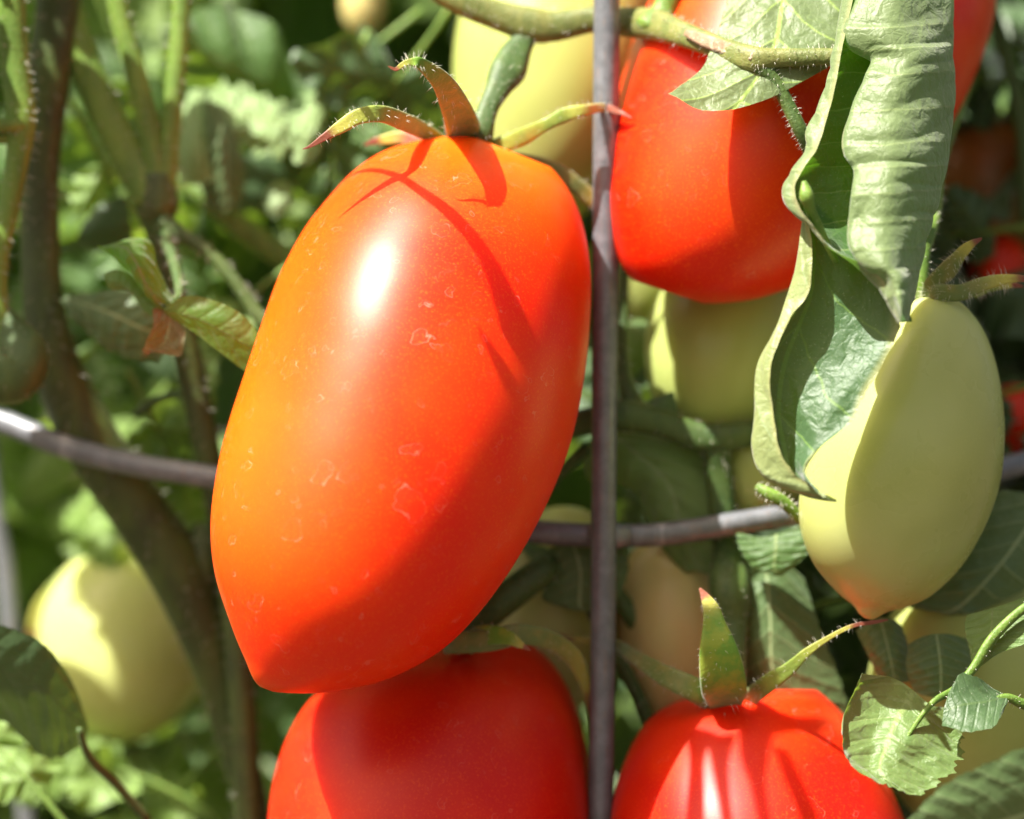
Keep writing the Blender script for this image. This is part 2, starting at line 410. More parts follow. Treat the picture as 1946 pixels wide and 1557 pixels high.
def fruit_px(top, right, left, bot, d0, d1, ribs=0., depth=1., nv=72, nu=72, dent=0.):
    loop = [top] + right + [bot] + left[::-1]
    L = crom(loop, 14, True); k = (len(right) + 1) * 14
    Rt = L[:k + 1]; Lt = np.vstack([L[k:], L[:1]])[::-1]
    top = np.array(top, float); bot = np.array(bot, float); ax = bot - top; ln = np.linalg.norm(ax); ax /= ln
    def fit(S):
        pr = (S - top) @ ax; pr = np.maximum.accumulate(np.clip(pr, 0, ln)); pr = pr + np.linspace(0, 1e-4, len(pr))
        pr[0] = 0; pr[-1] = ln + 2e-4
        return pr
    a, b = fit(Rt), fit(Lt)
    t = (1 - np.cos(np.linspace(0, np.pi, nv))) / 2 * ln
    Rp = np.stack([np.interp(t, a, Rt[:, i]) for i in (0, 1)], -1); Lp = np.stack([np.interp(t, b, Lt[:, i]) for i in (0, 1)], -1)
    Rp[0] = Lp[0] = top; Rp[-1] = Lp[-1] = bot
    C = (Rp + Lp) / 2; H = (Rp - Lp) / 2; r = np.linalg.norm(H, axis=1)
    th = np.linspace(0, 2 * np.pi, nu, endpoint=False)
    tt = (t / ln)
    rb = 1 + ribs * np.cos(th * 5 + .7)[None, :] * (np.exp(-((tt - .05) / .30) ** 2))[:, None] * np.abs(np.sin(th))[None, :]
    dc = d0 + (d1 - d0) * tt
    V = np.zeros((nv, nu, 3))
    V[:, :, :2] = C[:, None] + H[:, None] * (np.cos(th)[None, :, None] * np.ones_like(rb)[..., None])
    V[:, :, 2] = dc[:, None] - r[:, None] * depth * np.sin(th)[None, :] * rb
    return V, gridF(nv, nu, True), gridUV(nv, nu), (C, r, dc)

def fruit(label, mat, top, right, left, bot, d0, d1, group=None, **kw):
    th = Thing('tomato', label, 'tomato', (top[0], top[1], d0), group)
    V, F, uv, fr = fruit_px(top, right, left, bot, d0, d1, **kw)
    th.part('fruit_body', W3(V), F, mat, uv)
    return th

def ellipse_fruit(label, mat, cx, cy, rx, ry, ang, d0, d1, group=None, point=.12, **kw):
    """an egg-shaped plum fruit, ang = lean of the lower end to the left in degrees"""
    a = math.radians(ang); ca, sa = math.cos(a), math.sin(a)
    def q(u, v): return (cx + u * ca - v * sa, cy + u * sa + v * ca)
    ts = [i * math.pi / 10 for i in range(1, 10)]
    def prof(t): return rx * math.sin(t) ** .92 * (1 + .06 * math.cos(t)), -ry * math.cos(t) * (1 + (point if math.cos(t) < -.9 else 0))
    right = [q(prof(t)[0], prof(t)[1]) for t in ts]; left = [q(-prof(t)[0], prof(t)[1]) for t in ts]
    return fruit(label, mat, q(0, -ry), right, left, q(0, ry * (1 + point)), d0, d1, group, **kw)

def patch(th, name, rows, mat, flip=False, nv=70, nu=44, teeth=0., nteeth=7, puck=0., npuck=7, pslope=1.3, rip=0., seed=0, under=None, label=None, irr=.25):
    """a leaf blade through a control grid; rows run base to tip, each row left margin to right margin"""
    G = np.asarray(rows, float)
    nr, nc = G.shape[:2]
    A = np.stack([crom(G[:, j], 12) for j in range(nc)], 1)        # dense in v
    B = np.stack([crom(A[i], 12) for i in range(len(A))], 0)       # dense in u
    r = np.random.RandomState(seed); ph = r.uniform(0, 6.28, 6)
    vi = np.linspace(0, 1, nv); us = np.linspace(0, 1, nu)
    tooth = lambda v, p: teeth * (.5 + .5 * np.abs(np.sin(v * np.pi * nteeth + p)) * 1. - .35 * np.abs(np.sin(v * np.pi * nteeth * 2.7 + p * 2)))
    lo = teeth * 1.1 - tooth(vi, ph[0]); hi = 1 - teeth * 1.1 + tooth(vi, ph[1])
    U = np.clip(lo[:, None] + (hi - lo)[:, None] * us[None, :], 0, 1); Vv = np.repeat(vi[:, None], nu, 1)
    def samp(U, V):
        x = V * (B.shape[0] - 1); y = U * (B.shape[1] - 1); i = np.minimum(x.astype(int), B.shape[0] - 2); j = np.minimum(y.astype(int), B.shape[1] - 2)
        fx = (x - i)[..., None]; fy = (y - j)[..., None]
        return (B[i, j] * (1 - fx) * (1 - fy) + B[i + 1, j] * fx * (1 - fy) + B[i, j + 1] * (1 - fx) * fy + B[i + 1, j + 1] * fx * fy)
    X = samp(U, Vv)
    du = np.gradient(X, axis=1); dv = np.gradient(X, axis=0); nrm = np.cross(du, dv); nrm /= np.linalg.norm(nrm, axis=2)[..., None] + 1e-6
    aa = np.abs(U - .5) * 2
    w_ = np.abs(np.sin(np.pi * (Vv * npuck - aa * pslope + .5 + irr * smoothfield(nv, nu, seed + 3, 3))))
    hgt = .45 * puck * (w_ ** .7) * (.6 + .9 * smoothfield(nv, nu, seed + 7, 4)) * np.clip(aa * 5, 0, 1) * np.clip((1 - aa) * 6, .25, 1) + rip * smoothfield(nv, nu, seed, 5) * (.3 + aa)
    X = X + nrm * hgt[..., None] * (-1 if not flip else 1)
    F = gridF(nv, nu)
    uv = np.stack([U.ravel(), Vv.ravel()], -1)
    if flip: F = F[:, ::-1]
    o = th.part(name, W3(X), F, mat, uv, under=under, label=label)
    return o

def leaflet_px(base, T, Nn, L, Wd, droop=.3, fold=.25, curl=.2, rip=.06, lobes=4, lob=.22, seed=0, ns=15, nu=9):
    """free leaflet grid in px space. T direction, Nn upper-side normal"""
    T = np.array(T, float); T /= np.linalg.norm(T); Nn = np.array(Nn, float); Nn -= T * (Nn @ T); Nn /= np.linalg.norm(Nn) + 1e-9; S = np.cross(T, Nn)
    r = np.random.RandomState(seed); ph = r.uniform(0, 6.28, 4)
    s = np.linspace(0, 1, ns)[:, None]; u = np.linspace(-1, 1, nu)[None, :]
    prof = np.sin(np.pi * np.clip(s, .0, 1) ** .72) ** .75
    teeth = 1 + lob * (np.abs(np.sin(np.pi * s * lobes + ph[0] * (u > 0) + ph[1] * (u < 0))) - .6) * np.abs(u) ** .5
    w = Wd * .5 * prof * teeth
    x = L * s * (1 - droop * .2 * s) + 0 * u
    z = -L * droop * s ** 1.8 * .6 - fold * np.abs(u) * w + curl * w * (u ** 2) * np.sin(s * 4 + ph[2]) + rip * L * np.sin(2 * np.pi * (s * 3.3 - np.abs(u) * .6) + ph[3]) * np.abs(u)
    y = u * w
    X = np.array(base, float) + T * x[..., None] + S * y[..., None] + Nn * z[..., None]
    return X, gridUV(ns, nu)

def leaf_thing(label, base, T, Nn, L, mat, pairs=2, size=1., seed=0, group=None, name='tomato_leaf', cat='leaf', droop=.35, lw=.62, kids=True):
    """a compound leaf: petiole with paired leaflets and a terminal one"""
    th = Thing(name, label, cat, base, group)
    r = random.Random(seed); T = np.array(T, float); T /= np.linalg.norm(T); Nn = np.array(Nn, float); Nn -= T * (T @ Nn); Nn /= np.linalg.norm(Nn); S = np.cross(T, Nn)
    base = np.array(base, float); pts = []
    for i in range(5):
        s = i / 4; p = base + T * L * .72 * s - Nn * L * .22 * s * s; pts.append([*p, (7 - 4 * s) * size])
    V, F, uv, fr = tube_px(pts, 4, 8, .03); th.part('petiole', W3(V), F, STEM, uv)
    P, TT = fr[0], fr[1]
    def put(p, d, nn, l, k):
        X, uv = leaflet_px(p, d, nn, l, l * lw * r.uniform(.85, 1.15), droop * r.uniform(.6, 1.5), r.uniform(.05, .5), r.uniform(-.5, .9), .07, r.choice((3, 4)), .28, seed * 31 + k, 31, 19)
        th.part('leaflet', W3(X), gridF(31, 19), mat, uv)
    put(P[-1], TT[-1], Nn, L * .45, 0)
    for i in range(pairs):
        q = P[int(len(P) * (.92 - .62 * i / max(1, pairs)) - 1)]
        for sg in (-1, 1):
            d = S * sg + T * r.uniform(.2, .6) - Nn * r.uniform(-.1, .3)
            put(q, d, Nn + S * sg * r.uniform(-.4, .3), L * r.uniform(.28, .38), 1 + i * 2 + (sg > 0))
    return th

# ------------------------------------------------------------------ the wire cage
cage = Thing('tomato_cage', 'grey steel wire cage with an upright in front of its ring', 'plant cage', (1150, 1030, 200))
stem_part(cage, 'upright_wire', [(1156, -700, 130, 25), (1153, 0, 130, 25), (1151, 400, 130, 25), (1148, 800, 130, 24), (1146, 1200, 130, 24), (1142, 1560, 130, 23.5), (1138, 2200, 130, 23)], WIRE, nr=24, ridge=.006, nseg=12)
ring = []
for px, py, d in [(-900, 520, 1300), (-400, 655, 780), (0, 800, 480), (120, 848, 415), (250, 882, 355), (410, 908, 300), (600, 945, 250), (800, 982, 215), (1010, 1010, 190), (1150, 1018, 182), (1260, 1015, 184), (1380, 998, 195), (1500, 978, 215), (1700, 940, 270), (1946, 880, 390), (2300, 780, 640), (2800, 640, 1100)]:
    ring.append((px, py, d, 22.5))
stem_part(cage, 'ring_wire', ring, WIRE, nr=24, ridge=.006, nseg=8)
V, F, uv, fr = tube_px([(1118, 1016, 160, 16), (1148, 1017, 156, 27), (1172, 1018, 156, 26), (1196, 1017, 164, 17)], 4, 10, .1); cage.part('weld', W3(V), F, WIRE, uv)
stem_part(cage, 'upright_wire', [(-60, 500, 1100, 19), (-12, 950, 1100, 19), (10, 1080, 1100, 19), (28, 1300, 1100, 19), (55, 1600, 1100, 19), (80, 2000, 1100, 19)], WIRE, nr=16, ridge=.006)

# ------------------------------------------------------------------ ripe tomatoes
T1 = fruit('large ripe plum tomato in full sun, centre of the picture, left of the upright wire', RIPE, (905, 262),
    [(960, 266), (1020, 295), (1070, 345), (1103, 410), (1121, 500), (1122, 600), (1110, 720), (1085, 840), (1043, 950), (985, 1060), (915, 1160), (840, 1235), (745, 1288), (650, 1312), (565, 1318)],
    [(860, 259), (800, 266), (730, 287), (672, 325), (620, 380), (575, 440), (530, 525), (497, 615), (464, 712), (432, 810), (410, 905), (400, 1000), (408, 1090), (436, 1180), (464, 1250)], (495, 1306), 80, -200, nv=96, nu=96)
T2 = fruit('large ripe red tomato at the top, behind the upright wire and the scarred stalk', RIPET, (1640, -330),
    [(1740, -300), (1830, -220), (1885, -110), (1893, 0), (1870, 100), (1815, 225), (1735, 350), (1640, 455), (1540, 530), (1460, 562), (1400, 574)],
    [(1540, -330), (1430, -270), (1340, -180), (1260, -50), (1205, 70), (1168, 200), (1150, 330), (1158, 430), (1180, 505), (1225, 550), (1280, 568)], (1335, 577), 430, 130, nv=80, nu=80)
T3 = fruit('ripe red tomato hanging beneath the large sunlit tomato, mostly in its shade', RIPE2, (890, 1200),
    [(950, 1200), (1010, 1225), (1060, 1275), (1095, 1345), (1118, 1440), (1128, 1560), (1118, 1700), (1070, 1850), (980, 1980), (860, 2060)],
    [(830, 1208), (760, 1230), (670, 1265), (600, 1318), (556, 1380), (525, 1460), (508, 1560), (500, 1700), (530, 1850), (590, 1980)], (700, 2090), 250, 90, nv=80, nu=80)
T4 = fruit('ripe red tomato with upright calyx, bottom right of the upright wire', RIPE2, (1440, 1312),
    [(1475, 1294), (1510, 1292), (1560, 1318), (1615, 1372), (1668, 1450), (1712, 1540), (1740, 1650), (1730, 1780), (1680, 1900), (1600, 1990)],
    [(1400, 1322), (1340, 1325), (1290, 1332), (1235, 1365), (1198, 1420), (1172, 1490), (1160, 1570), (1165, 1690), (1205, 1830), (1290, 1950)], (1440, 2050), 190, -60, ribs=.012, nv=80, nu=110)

T4G = fruit_px((1440, 1312), [(1475, 1294), (1510, 1292), (1560, 1318), (1615, 1372), (1668, 1450), (1712, 1540), (1740, 1650), (1730, 1780), (1680, 1900), (1600, 1990)],
    [(1400, 1322), (1340, 1325), (1290, 1332), (1235, 1365), (1198, 1420), (1172, 1490), (1160, 1570), (1165, 1690), (1205, 1830), (1290, 1950)], (1440, 2050), 190, -60, ribs=.012, nv=80, nu=110)[0]
# calyx and stalks of the big tomato
strip_part(T1, 'sepal', [(888, 275, 110, 20), (878, 240, 60, 33), (864, 200, -60, 29), (838, 155, -190, 21), (800, 121, -262, 12), (782, 118, -266, 7), (766, 122, -268, 5), (752, 132, -270, 3.5), (738, 126, -272, 1)], SEPO, .35, 70, (9, 20), 1)
strip_part(T1, 'sepal', [(870, 290, 110, 10), (815, 254, 60, 15), (770, 232, -60, 18), (725, 216, -150, 16), (680, 222, -165, 15), (650, 240, -170, 12), (615, 262, -173, 7), (590, 278, -175, 3), (575, 284, -177, 1)], SEP, .45, 70, (8, 15), 2)
strip_part(T1, 'sepal', [(890, 290, 120, 10), (800, 272, 180, 12), (760, 262, 200, 12), (715, 268, 210, 7), (692, 276, 215, 1.5)], sepal_mat('sepal_dry', (.16, .05, .02), (.2, .07, .03), (.15, .03, .01)), .45, 20, (8, 14), 3)
strip_part(T1, 'sepal', [(925, 285, 110, 14), (985, 264, 90, 17), (1035, 238, 50, 13), (1075, 218, 60, 14), (1110, 210, 60, 11), (1150, 205, 110, 8), (1178, 214, 75, 5), (1200, 224, 60, 1)], SEP, .6, 60, (6, 14), 4)
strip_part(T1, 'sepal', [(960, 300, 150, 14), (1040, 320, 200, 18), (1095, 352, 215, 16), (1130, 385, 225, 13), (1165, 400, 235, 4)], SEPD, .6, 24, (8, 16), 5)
p1 = stem_part(T1, 'pedicel', [(915, 290, 110, 22), (916, 250, 90, 21), (928, 205, 105, 19), (948, 165, 130, 25), (962, 140, 150, 34), (976, 112, 170, 29), (992, 80, 190, 22), (1010, 52, 200, 25)], STEMD, 160, (6, 15), nr=18, ridge=.12, seed=3, nseg=7)  # darker stem material stands in for shade from the stalk above

G1 = fruit_px((905, 262), [(960, 266), (1020, 295), (1070, 345), (1103, 410), (1121, 500), (1122, 600), (1110, 720), (1085, 840), (1043, 950), (985, 1060), (915, 1160), (840, 1235), (745, 1288), (650, 1312), (565, 1318)],
    [(860, 259), (800, 266), (730, 287), (672, 325), (620, 380), (575, 440), (530, 525), (497, 615), (464, 712), (432, 810), (410, 905), (400, 1000), (408, 1090), (436, 1180), (464, 1250)], (495, 1306), 80, -200)[0].reshape(-1, 3)
def above(x, y, s):
    """the point of the plant s metres sunwards of the big tomato's skin at (x, y)"""
    g = G1[np.argsort((G1[:, 0] - x) ** 2 + (G1[:, 1] - y) ** 2 + (G1[:, 2] > 90) * 1e6)[:6]].mean(0)
    p = W3(np.array([x, y, g[2]])) + np.array(SUN) * s
    f = (DIST + p[1]) / DIST
    return (p[0] / K / f + 973, 778.5 - (p[2] - HC) / K / f, p[1] / K)
sh = Thing('fruit_truss', 'long-haired stalk at the top edge above the calyx of the large tomato', 'stalk', above(740, 328, .048))
path = [(*above(x, y, S_ + .009), r_) for x, y, S_, r_ in [(600, 400, .046, 6), (660, 345, .0445, 6), (740, 328, .043, 7), (800, 362, .044, 10), (860, 410, .046, 13), (915, 475, .049, 15), (955, 550, .053, 18), (985, 630, .057, 20), (1005, 700, .060, 16)]]
V, F, uv, fr = tube_px(path, 6, 16, .06); sh.part('stalk', W3(V), F, STEM, uv)
HV, HF = hairs_px(fr, 70, 25, 60, rad=.5, seed=77); sh.part('hair', W3(HV), HF, HAIR, kind='stuff')

# calyx of the lower right tomato
strip_part(T4, 'sepal', [(1378, 1335, 35, 30), (1375, 1300, -45, 44), (1366, 1240, -75, 38), (1358, 1190, -75, 23), (1352, 1160, -70, 16), (1342, 1138, -65, 10), (1330, 1118, -60, 2)], SEPO, .28, 60, (8, 16), 11)
strip_part(T4, 'sepal', [(1420, 1330, 55, 18), (1455, 1302, -25, 17), (1495, 1275, -55, 14), (1530, 1243, -70, 9), (1570, 1215, -75, 5), (1620, 1190, -80, 4), (1665, 1182, -82, 3.5), (1688, 1178, -85, 1)], SEP, .45, 50, (8, 18), 12)
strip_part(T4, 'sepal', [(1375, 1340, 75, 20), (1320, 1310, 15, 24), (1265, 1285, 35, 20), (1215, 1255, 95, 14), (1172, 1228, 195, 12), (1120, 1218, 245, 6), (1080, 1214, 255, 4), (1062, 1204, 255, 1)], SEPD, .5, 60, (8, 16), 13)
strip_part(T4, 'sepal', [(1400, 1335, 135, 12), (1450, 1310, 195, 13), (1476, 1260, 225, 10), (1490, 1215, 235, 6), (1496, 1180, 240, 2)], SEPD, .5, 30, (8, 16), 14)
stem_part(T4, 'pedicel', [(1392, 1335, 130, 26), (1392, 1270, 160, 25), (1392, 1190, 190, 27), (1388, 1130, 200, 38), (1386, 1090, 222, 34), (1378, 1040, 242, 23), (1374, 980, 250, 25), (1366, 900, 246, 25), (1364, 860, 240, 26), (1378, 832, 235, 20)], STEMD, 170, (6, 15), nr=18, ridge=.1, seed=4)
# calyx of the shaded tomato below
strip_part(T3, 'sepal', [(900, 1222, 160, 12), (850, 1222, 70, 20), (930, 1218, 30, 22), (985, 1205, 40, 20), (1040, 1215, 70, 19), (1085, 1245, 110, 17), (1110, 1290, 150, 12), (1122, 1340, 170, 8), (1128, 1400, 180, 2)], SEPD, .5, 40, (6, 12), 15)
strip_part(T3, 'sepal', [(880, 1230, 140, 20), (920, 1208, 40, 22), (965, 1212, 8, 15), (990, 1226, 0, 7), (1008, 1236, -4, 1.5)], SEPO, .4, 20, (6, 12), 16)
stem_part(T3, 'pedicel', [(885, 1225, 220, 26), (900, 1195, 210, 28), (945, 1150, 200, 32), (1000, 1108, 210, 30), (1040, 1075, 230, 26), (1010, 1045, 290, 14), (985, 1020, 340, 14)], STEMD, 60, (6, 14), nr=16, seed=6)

# ------------------------------------------------------------------ unripe tomatoes
T5 = fruit('pale green plum tomato with a pointed tip, right edge, partly behind the curled leaf', GREEN, (1790, 562),
    [(1830, 578), (1868, 625), (1893, 690), (1907, 770), (1909, 850), (1898, 930), (1868, 1010), (1825, 1080), (1770, 1132), (1720, 1155), (1690, 1162)],
    [(1750, 566), (1710, 590), (1660, 640), (1600, 730), (1550, 830), (1522, 920), (1520, 1000), (1545, 1070), (1590, 1125), (1620, 1150), (1634, 1168)], (1656, 1178), -30, -30, nv=80, nu=72)
strip_part(T5, 'sepal', [(1775, 585, -10, 10), (1768, 550, -50, 16), (1800, 515, -70, 18), (1822, 488, -80, 13), (1845, 465, -88, 8), (1866, 453, -92, 2)], SEPD, .5, 70, (10, 24), 21)
strip_part(T5, 'sepal', [(1760, 565, -20, 8), (1775, 556, -60, 14), (1825, 556, -80, 16), (1870, 540, -80, 13), (1920, 530, -70, 9), (1975, 532, -60, 2)], SEPD, .5, 90, (10, 26), 22)
strip_part(T5, 'sepal', [(1850, 560, 40, 8), (1880, 545, 40, 10), (1920, 541, 40, 7), (1944, 545, 40, 2)], SEP, .5, 40, (8, 18), 23)
stem_part(T5, 'pedicel', [(1760, 590, 10, 16), (1752, 545, -10, 15), (1755, 480, 0, 14), (1765, 430, 40, 18), (1775, 395, 120, 15), (1790, 300, 200, 12), (1840, 150, 380, 12)], STEM, 90, (8, 18), seed=8)

ellipse_fruit('pale green tomato at the top, behind the pedicel of the large sunlit tomato', GREEN2, 1050, 130, 190, 300, 6, 640, 560, point=.05)
ellipse_fruit('pale green tomato in shade between the upright wire and the curled leaf', GREEN2, 1385, 660, 160, 200, 12, 420, 360, point=.04)
ellipse_fruit('small olive green tomato behind the wire, under the large red tomato at the top', GREEN2, 1235, 500, 85, 130, 0, 600, 600, point=.04)
ellipse_fruit('turning tomato, brown and cream, right of the upright wire below the ring', BREAK, 1290, 1210, 115, 200, -8, 360, 340, point=.04)
ellipse_fruit('pale green tomato seen through the gap under the ring, left of the upright wire', GREEN, 1055, 1170, 130, 210, 10, 420, 400, point=.04)
ellipse_fruit('dark green tomato in deep shade under the horizontal stalk, left of the pale pointed tomato', GREEN2, 1445, 890, 85, 110, 0, 330, 330, point=.04)
ellipse_fruit('pale yellowish green tomato behind the small leaves, bottom right corner', GREEN2, 1860, 1330, 215, 250, 8, 330, 290, point=.04)
T6 = ellipse_fruit('out of focus cream green tomato at lower left, behind the woody stem', fruit_mat('unripe_skin_pale', (.42, .46, .14), (.48, .52, .19), (.6, .6, .3), .05, rough=.3, sss=.3, rad=(.8, .8, .3)), 238, 1222, 168, 186, 12, 1050, 950, point=.03)
strip_part(T6, 'sepal', [(240, 1090, 1100, 8), (160, 1100, 1020, 26), (100, 1150, 1010, 30), (70, 1210, 1020, 18), (62, 1250, 1030, 3)], SEP, .35, seed=31)
ellipse_fruit('blurred olive and orange tomato near the right edge, top', TURN, 1880, 370, 125, 150, 0, 900, 900, group=None, point=.03)
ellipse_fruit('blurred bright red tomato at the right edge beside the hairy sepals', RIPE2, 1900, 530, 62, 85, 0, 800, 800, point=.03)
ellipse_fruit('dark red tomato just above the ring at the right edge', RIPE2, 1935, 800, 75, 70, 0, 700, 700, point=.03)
ellipse_fruit('small out of focus reddish green tomato at the top edge, left of the pale one', BREAK, 690, 10, 42, 60, 0, 1200, 1200, point=.03)
ellipse_fruit('tiny out of focus orange tomato above the cream one at lower left', RIPE, 200, 1035, 26, 34, 0, 1400, 1400, point=.03)

# ------------------------------------------------------------------ stems
th = Thing('tomato_vine', 'thick brown hairy stem running down the left side behind the ring', 'stem', (100, 700, 500))
main = [(125, -300, 420, 46), (112, 0, 420, 43), (92, 150, 425, 42), (76, 320, 430, 38), (76, 460, 430, 38), (84, 590, 430, 40), (115, 720, 440, 48), (180, 850, 460, 55), (262, 970, 480, 56), (340, 1090, 500, 58), (390, 1210, 520, 50), (432, 1350, 540, 38), (470, 1500, 560, 33), (500, 1700, 600, 33)]
stem_part(th, 'main_stem', main, STEMB, 260, (16, 40), nr=24, ridge=.04, seed=12, hr=.6)
stem_part(th, 'side_shoot', [(395, 1000, 500, 30), (385, 1060, 500, 42), (372, 1120, 500, 44)], STEMB, 20, (12, 24), seed=14)
th = Thing('tomato_vine', 'bright green smooth stem with a knobbly joint at the far left edge', 'stem', (30, 240, 200))
stem_part(th, 'shoot', [(22, -300, 180, 30), (22, 0, 190, 28), (30, 120, 195, 27), (40, 225, 200, 29), (34, 300, 205, 23), (16, 400, 215, 20), (-4, 500, 225, 20), (-6, 600, 235, 24), (10, 680, 240, 34)], STEM, 200, (10, 26), nr=20, ridge=.05, seed=15)
stem_part(th, 'branch_stub', [(40, 238, 185, 14), (10, 238, 170, 14), (-30, 236, 165, 13)], STEM, 10, (8, 14), seed=16)
stem_part(th, 'branch_stub', [(30, 260, 200, 13), (0, 262, 195, 12), (-30, 264, 190, 12)], STEM, 10, (8, 14), seed=17)
stem_part(th, 'side_branch', [(-4, 590, 240, 20), (18, 630, 240, 36), (36, 668, 240, 52), (30, 700, 240, 60), (-20, 715, 240, 54), (-110, 725, 240, 46), (-250, 740, 240, 44)], STEMD, 60, (10, 20), nr=24, seed=61, ridge=.07)
th = Thing('tomato_vine', 'forked green stem with three shoots meeting at one joint, left of the large tomato', 'stem', (300, 400, 400))
stem_part(th, 'shoot', [(100, -100, 430, 30), (140, 60, 425, 30), (190, 190, 418, 32), (245, 300, 410, 34), (290, 380, 402, 40)], STEM, 110, (10, 24), nr=18, seed=18)
stem_part(th, 'shoot', [(200, -250, 400, 17), (222, 0, 398, 19), (255, 130, 396, 21), (285, 250, 396, 22), (300, 350, 398, 28)], STEM, 60, (8, 20), seed=19)
stem_part(th, 'shoot', [(352, -250, 400, 16), (345, 0, 398, 17), (335, 130, 396, 18), (322, 260, 396, 20), (305, 370, 398, 30)], STEM, 70, (8, 20), seed=20)
stem_part(th, 'main_stem', [(296, 330, 400, 34), (298, 390, 400, 42), (302, 430, 402, 30), (322, 520, 410, 22), (352, 660, 425, 27), (378, 780, 435, 26), (402, 900, 440, 25), (425, 1020, 450, 24), (448, 1180, 455, 26), (462, 1350, 460, 25), (476, 1600, 470, 25), (490, 1900, 480, 25)], STEMB, 160, (12, 30), nr=18, seed=21)
stem_part(th, 'side_shoot', [(305, 425, 380, 26), (345, 448, 370, 15), (395, 478, 360, 13), (438, 525, 350, 12), (470, 570, 345, 13), (500, 610, 340, 14), (560, 660, 335, 14)], STEMD, 60, (10, 22), seed=22)
stem_part(th, 'side_shoot', [(255, 790, 560, 8), (300, 760, 540, 9), (345, 750, 480, 9), (372, 770, 440, 10)], STEMD, 10, (8, 14), seed=23)
th = Thing('tomato_vine', 'pale hairy stem piece slanting down behind the ripe tomato from upper left', 'stem', (450, 420, 700))
stem_part(th, 'shoot', [(330, 330, 720, 14), (385, 370, 700, 20), (450, 425, 690, 24), (520, 475, 690, 24), (600, 530, 690, 20)], STEM, 40, (8, 16), seed=24)
th = Thing('tomato_vine', 'dark slender stem rising behind the ring at bottom left, below the cream tomato', 'stem', (310, 1450, 900))
stem_part(th, 'shoot', [(280, 1250, 1500, 24), (300, 1420, 1500, 26), (320, 1600, 1500, 26), (330, 1900, 1500, 26)], STEMD, seed=25)
th = Thing('tomato_vine', 'dark thin stem running down at the top right corner', 'stem', (1905, 100, 700))
stem_part(th, 'shoot', [(1850, -200, 700, 14), (1880, 0, 700, 14), (1915, 110, 700, 15), (1945, 260, 700, 15), (1950, 420, 700, 14)], STEMD, seed=26)
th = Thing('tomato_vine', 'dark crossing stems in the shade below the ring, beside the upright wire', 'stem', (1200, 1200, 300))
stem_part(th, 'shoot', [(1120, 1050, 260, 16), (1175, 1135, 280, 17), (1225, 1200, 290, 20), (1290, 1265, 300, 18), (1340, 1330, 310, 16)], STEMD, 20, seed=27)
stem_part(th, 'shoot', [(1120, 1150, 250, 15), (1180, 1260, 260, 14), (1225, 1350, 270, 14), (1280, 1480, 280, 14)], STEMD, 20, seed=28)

# the fruit truss across the top with its scar
tr = Thing('fruit_truss', 'hairy green stalk crossing the top edge behind the wire, with a brown scar', 'stalk', (1150, 45, 190))
stem_part(tr, 'stalk', [(700, -120, 190, 20), (800, -40, 190, 21), (870, 0, 190, 25), (940, 28, 195, 27), (1010, 48, 200, 33), (1055, 50, 202, 29), (1130, 36, 205, 25), (1190, 42, 190, 27), (1245, 48, 120, 30), (1300, 66, 20, 25), (1370, 92, -60, 22), (1430, 112, -110, 25), (1480, 110, -120, 18), (1560, 108, -125, 16), (1640, 104, -120, 15), (1750, 60, -60, 15)], STEMT, 420, (8, 20), nr=22, ridge=.09, seed=31, nseg=7, hr=.45)
stem_part(tr, 'branch', [(1235, 60, 110, 34), (1262, 20, 125, 24), (1275, -40, 130, 22), (1280, -160, 140, 22)], STEM, 40, (6, 12), seed=32)
V, F, uv, fr = tube_px([(1302, 62, -26, 6), (1340, 78, -62, 11), (1390, 96, -98, 12), (1430, 108, -133, 7)], 6, 12, .25, .5, 3); tr.part('scar', W3(V), F, SCAR, uv)
stem_part(tr, 'branch', [(1440, 118, -115, 20), (1470, 150, -118, 15), (1495, 195, -120, 14), (1522, 250, -122, 14), (1545, 300, -100, 13)], STEMD, 120, (6, 14), seed=33)

# truss in the middle right shade
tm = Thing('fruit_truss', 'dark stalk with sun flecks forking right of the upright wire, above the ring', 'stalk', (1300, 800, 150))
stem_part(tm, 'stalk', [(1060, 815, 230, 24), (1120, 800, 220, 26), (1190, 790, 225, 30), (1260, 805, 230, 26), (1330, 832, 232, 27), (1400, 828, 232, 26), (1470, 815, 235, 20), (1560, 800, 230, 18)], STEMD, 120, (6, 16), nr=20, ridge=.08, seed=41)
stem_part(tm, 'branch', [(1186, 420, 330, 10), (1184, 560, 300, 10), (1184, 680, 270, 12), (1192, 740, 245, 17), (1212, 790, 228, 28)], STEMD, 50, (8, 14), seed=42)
stem_part(tm, 'branch', [(985, 1000, 280, 12), (1040, 930, 260, 10), (1085, 880, 250, 11), (1120, 850, 245, 14)], STEMD, 20, (6, 12), seed=43)

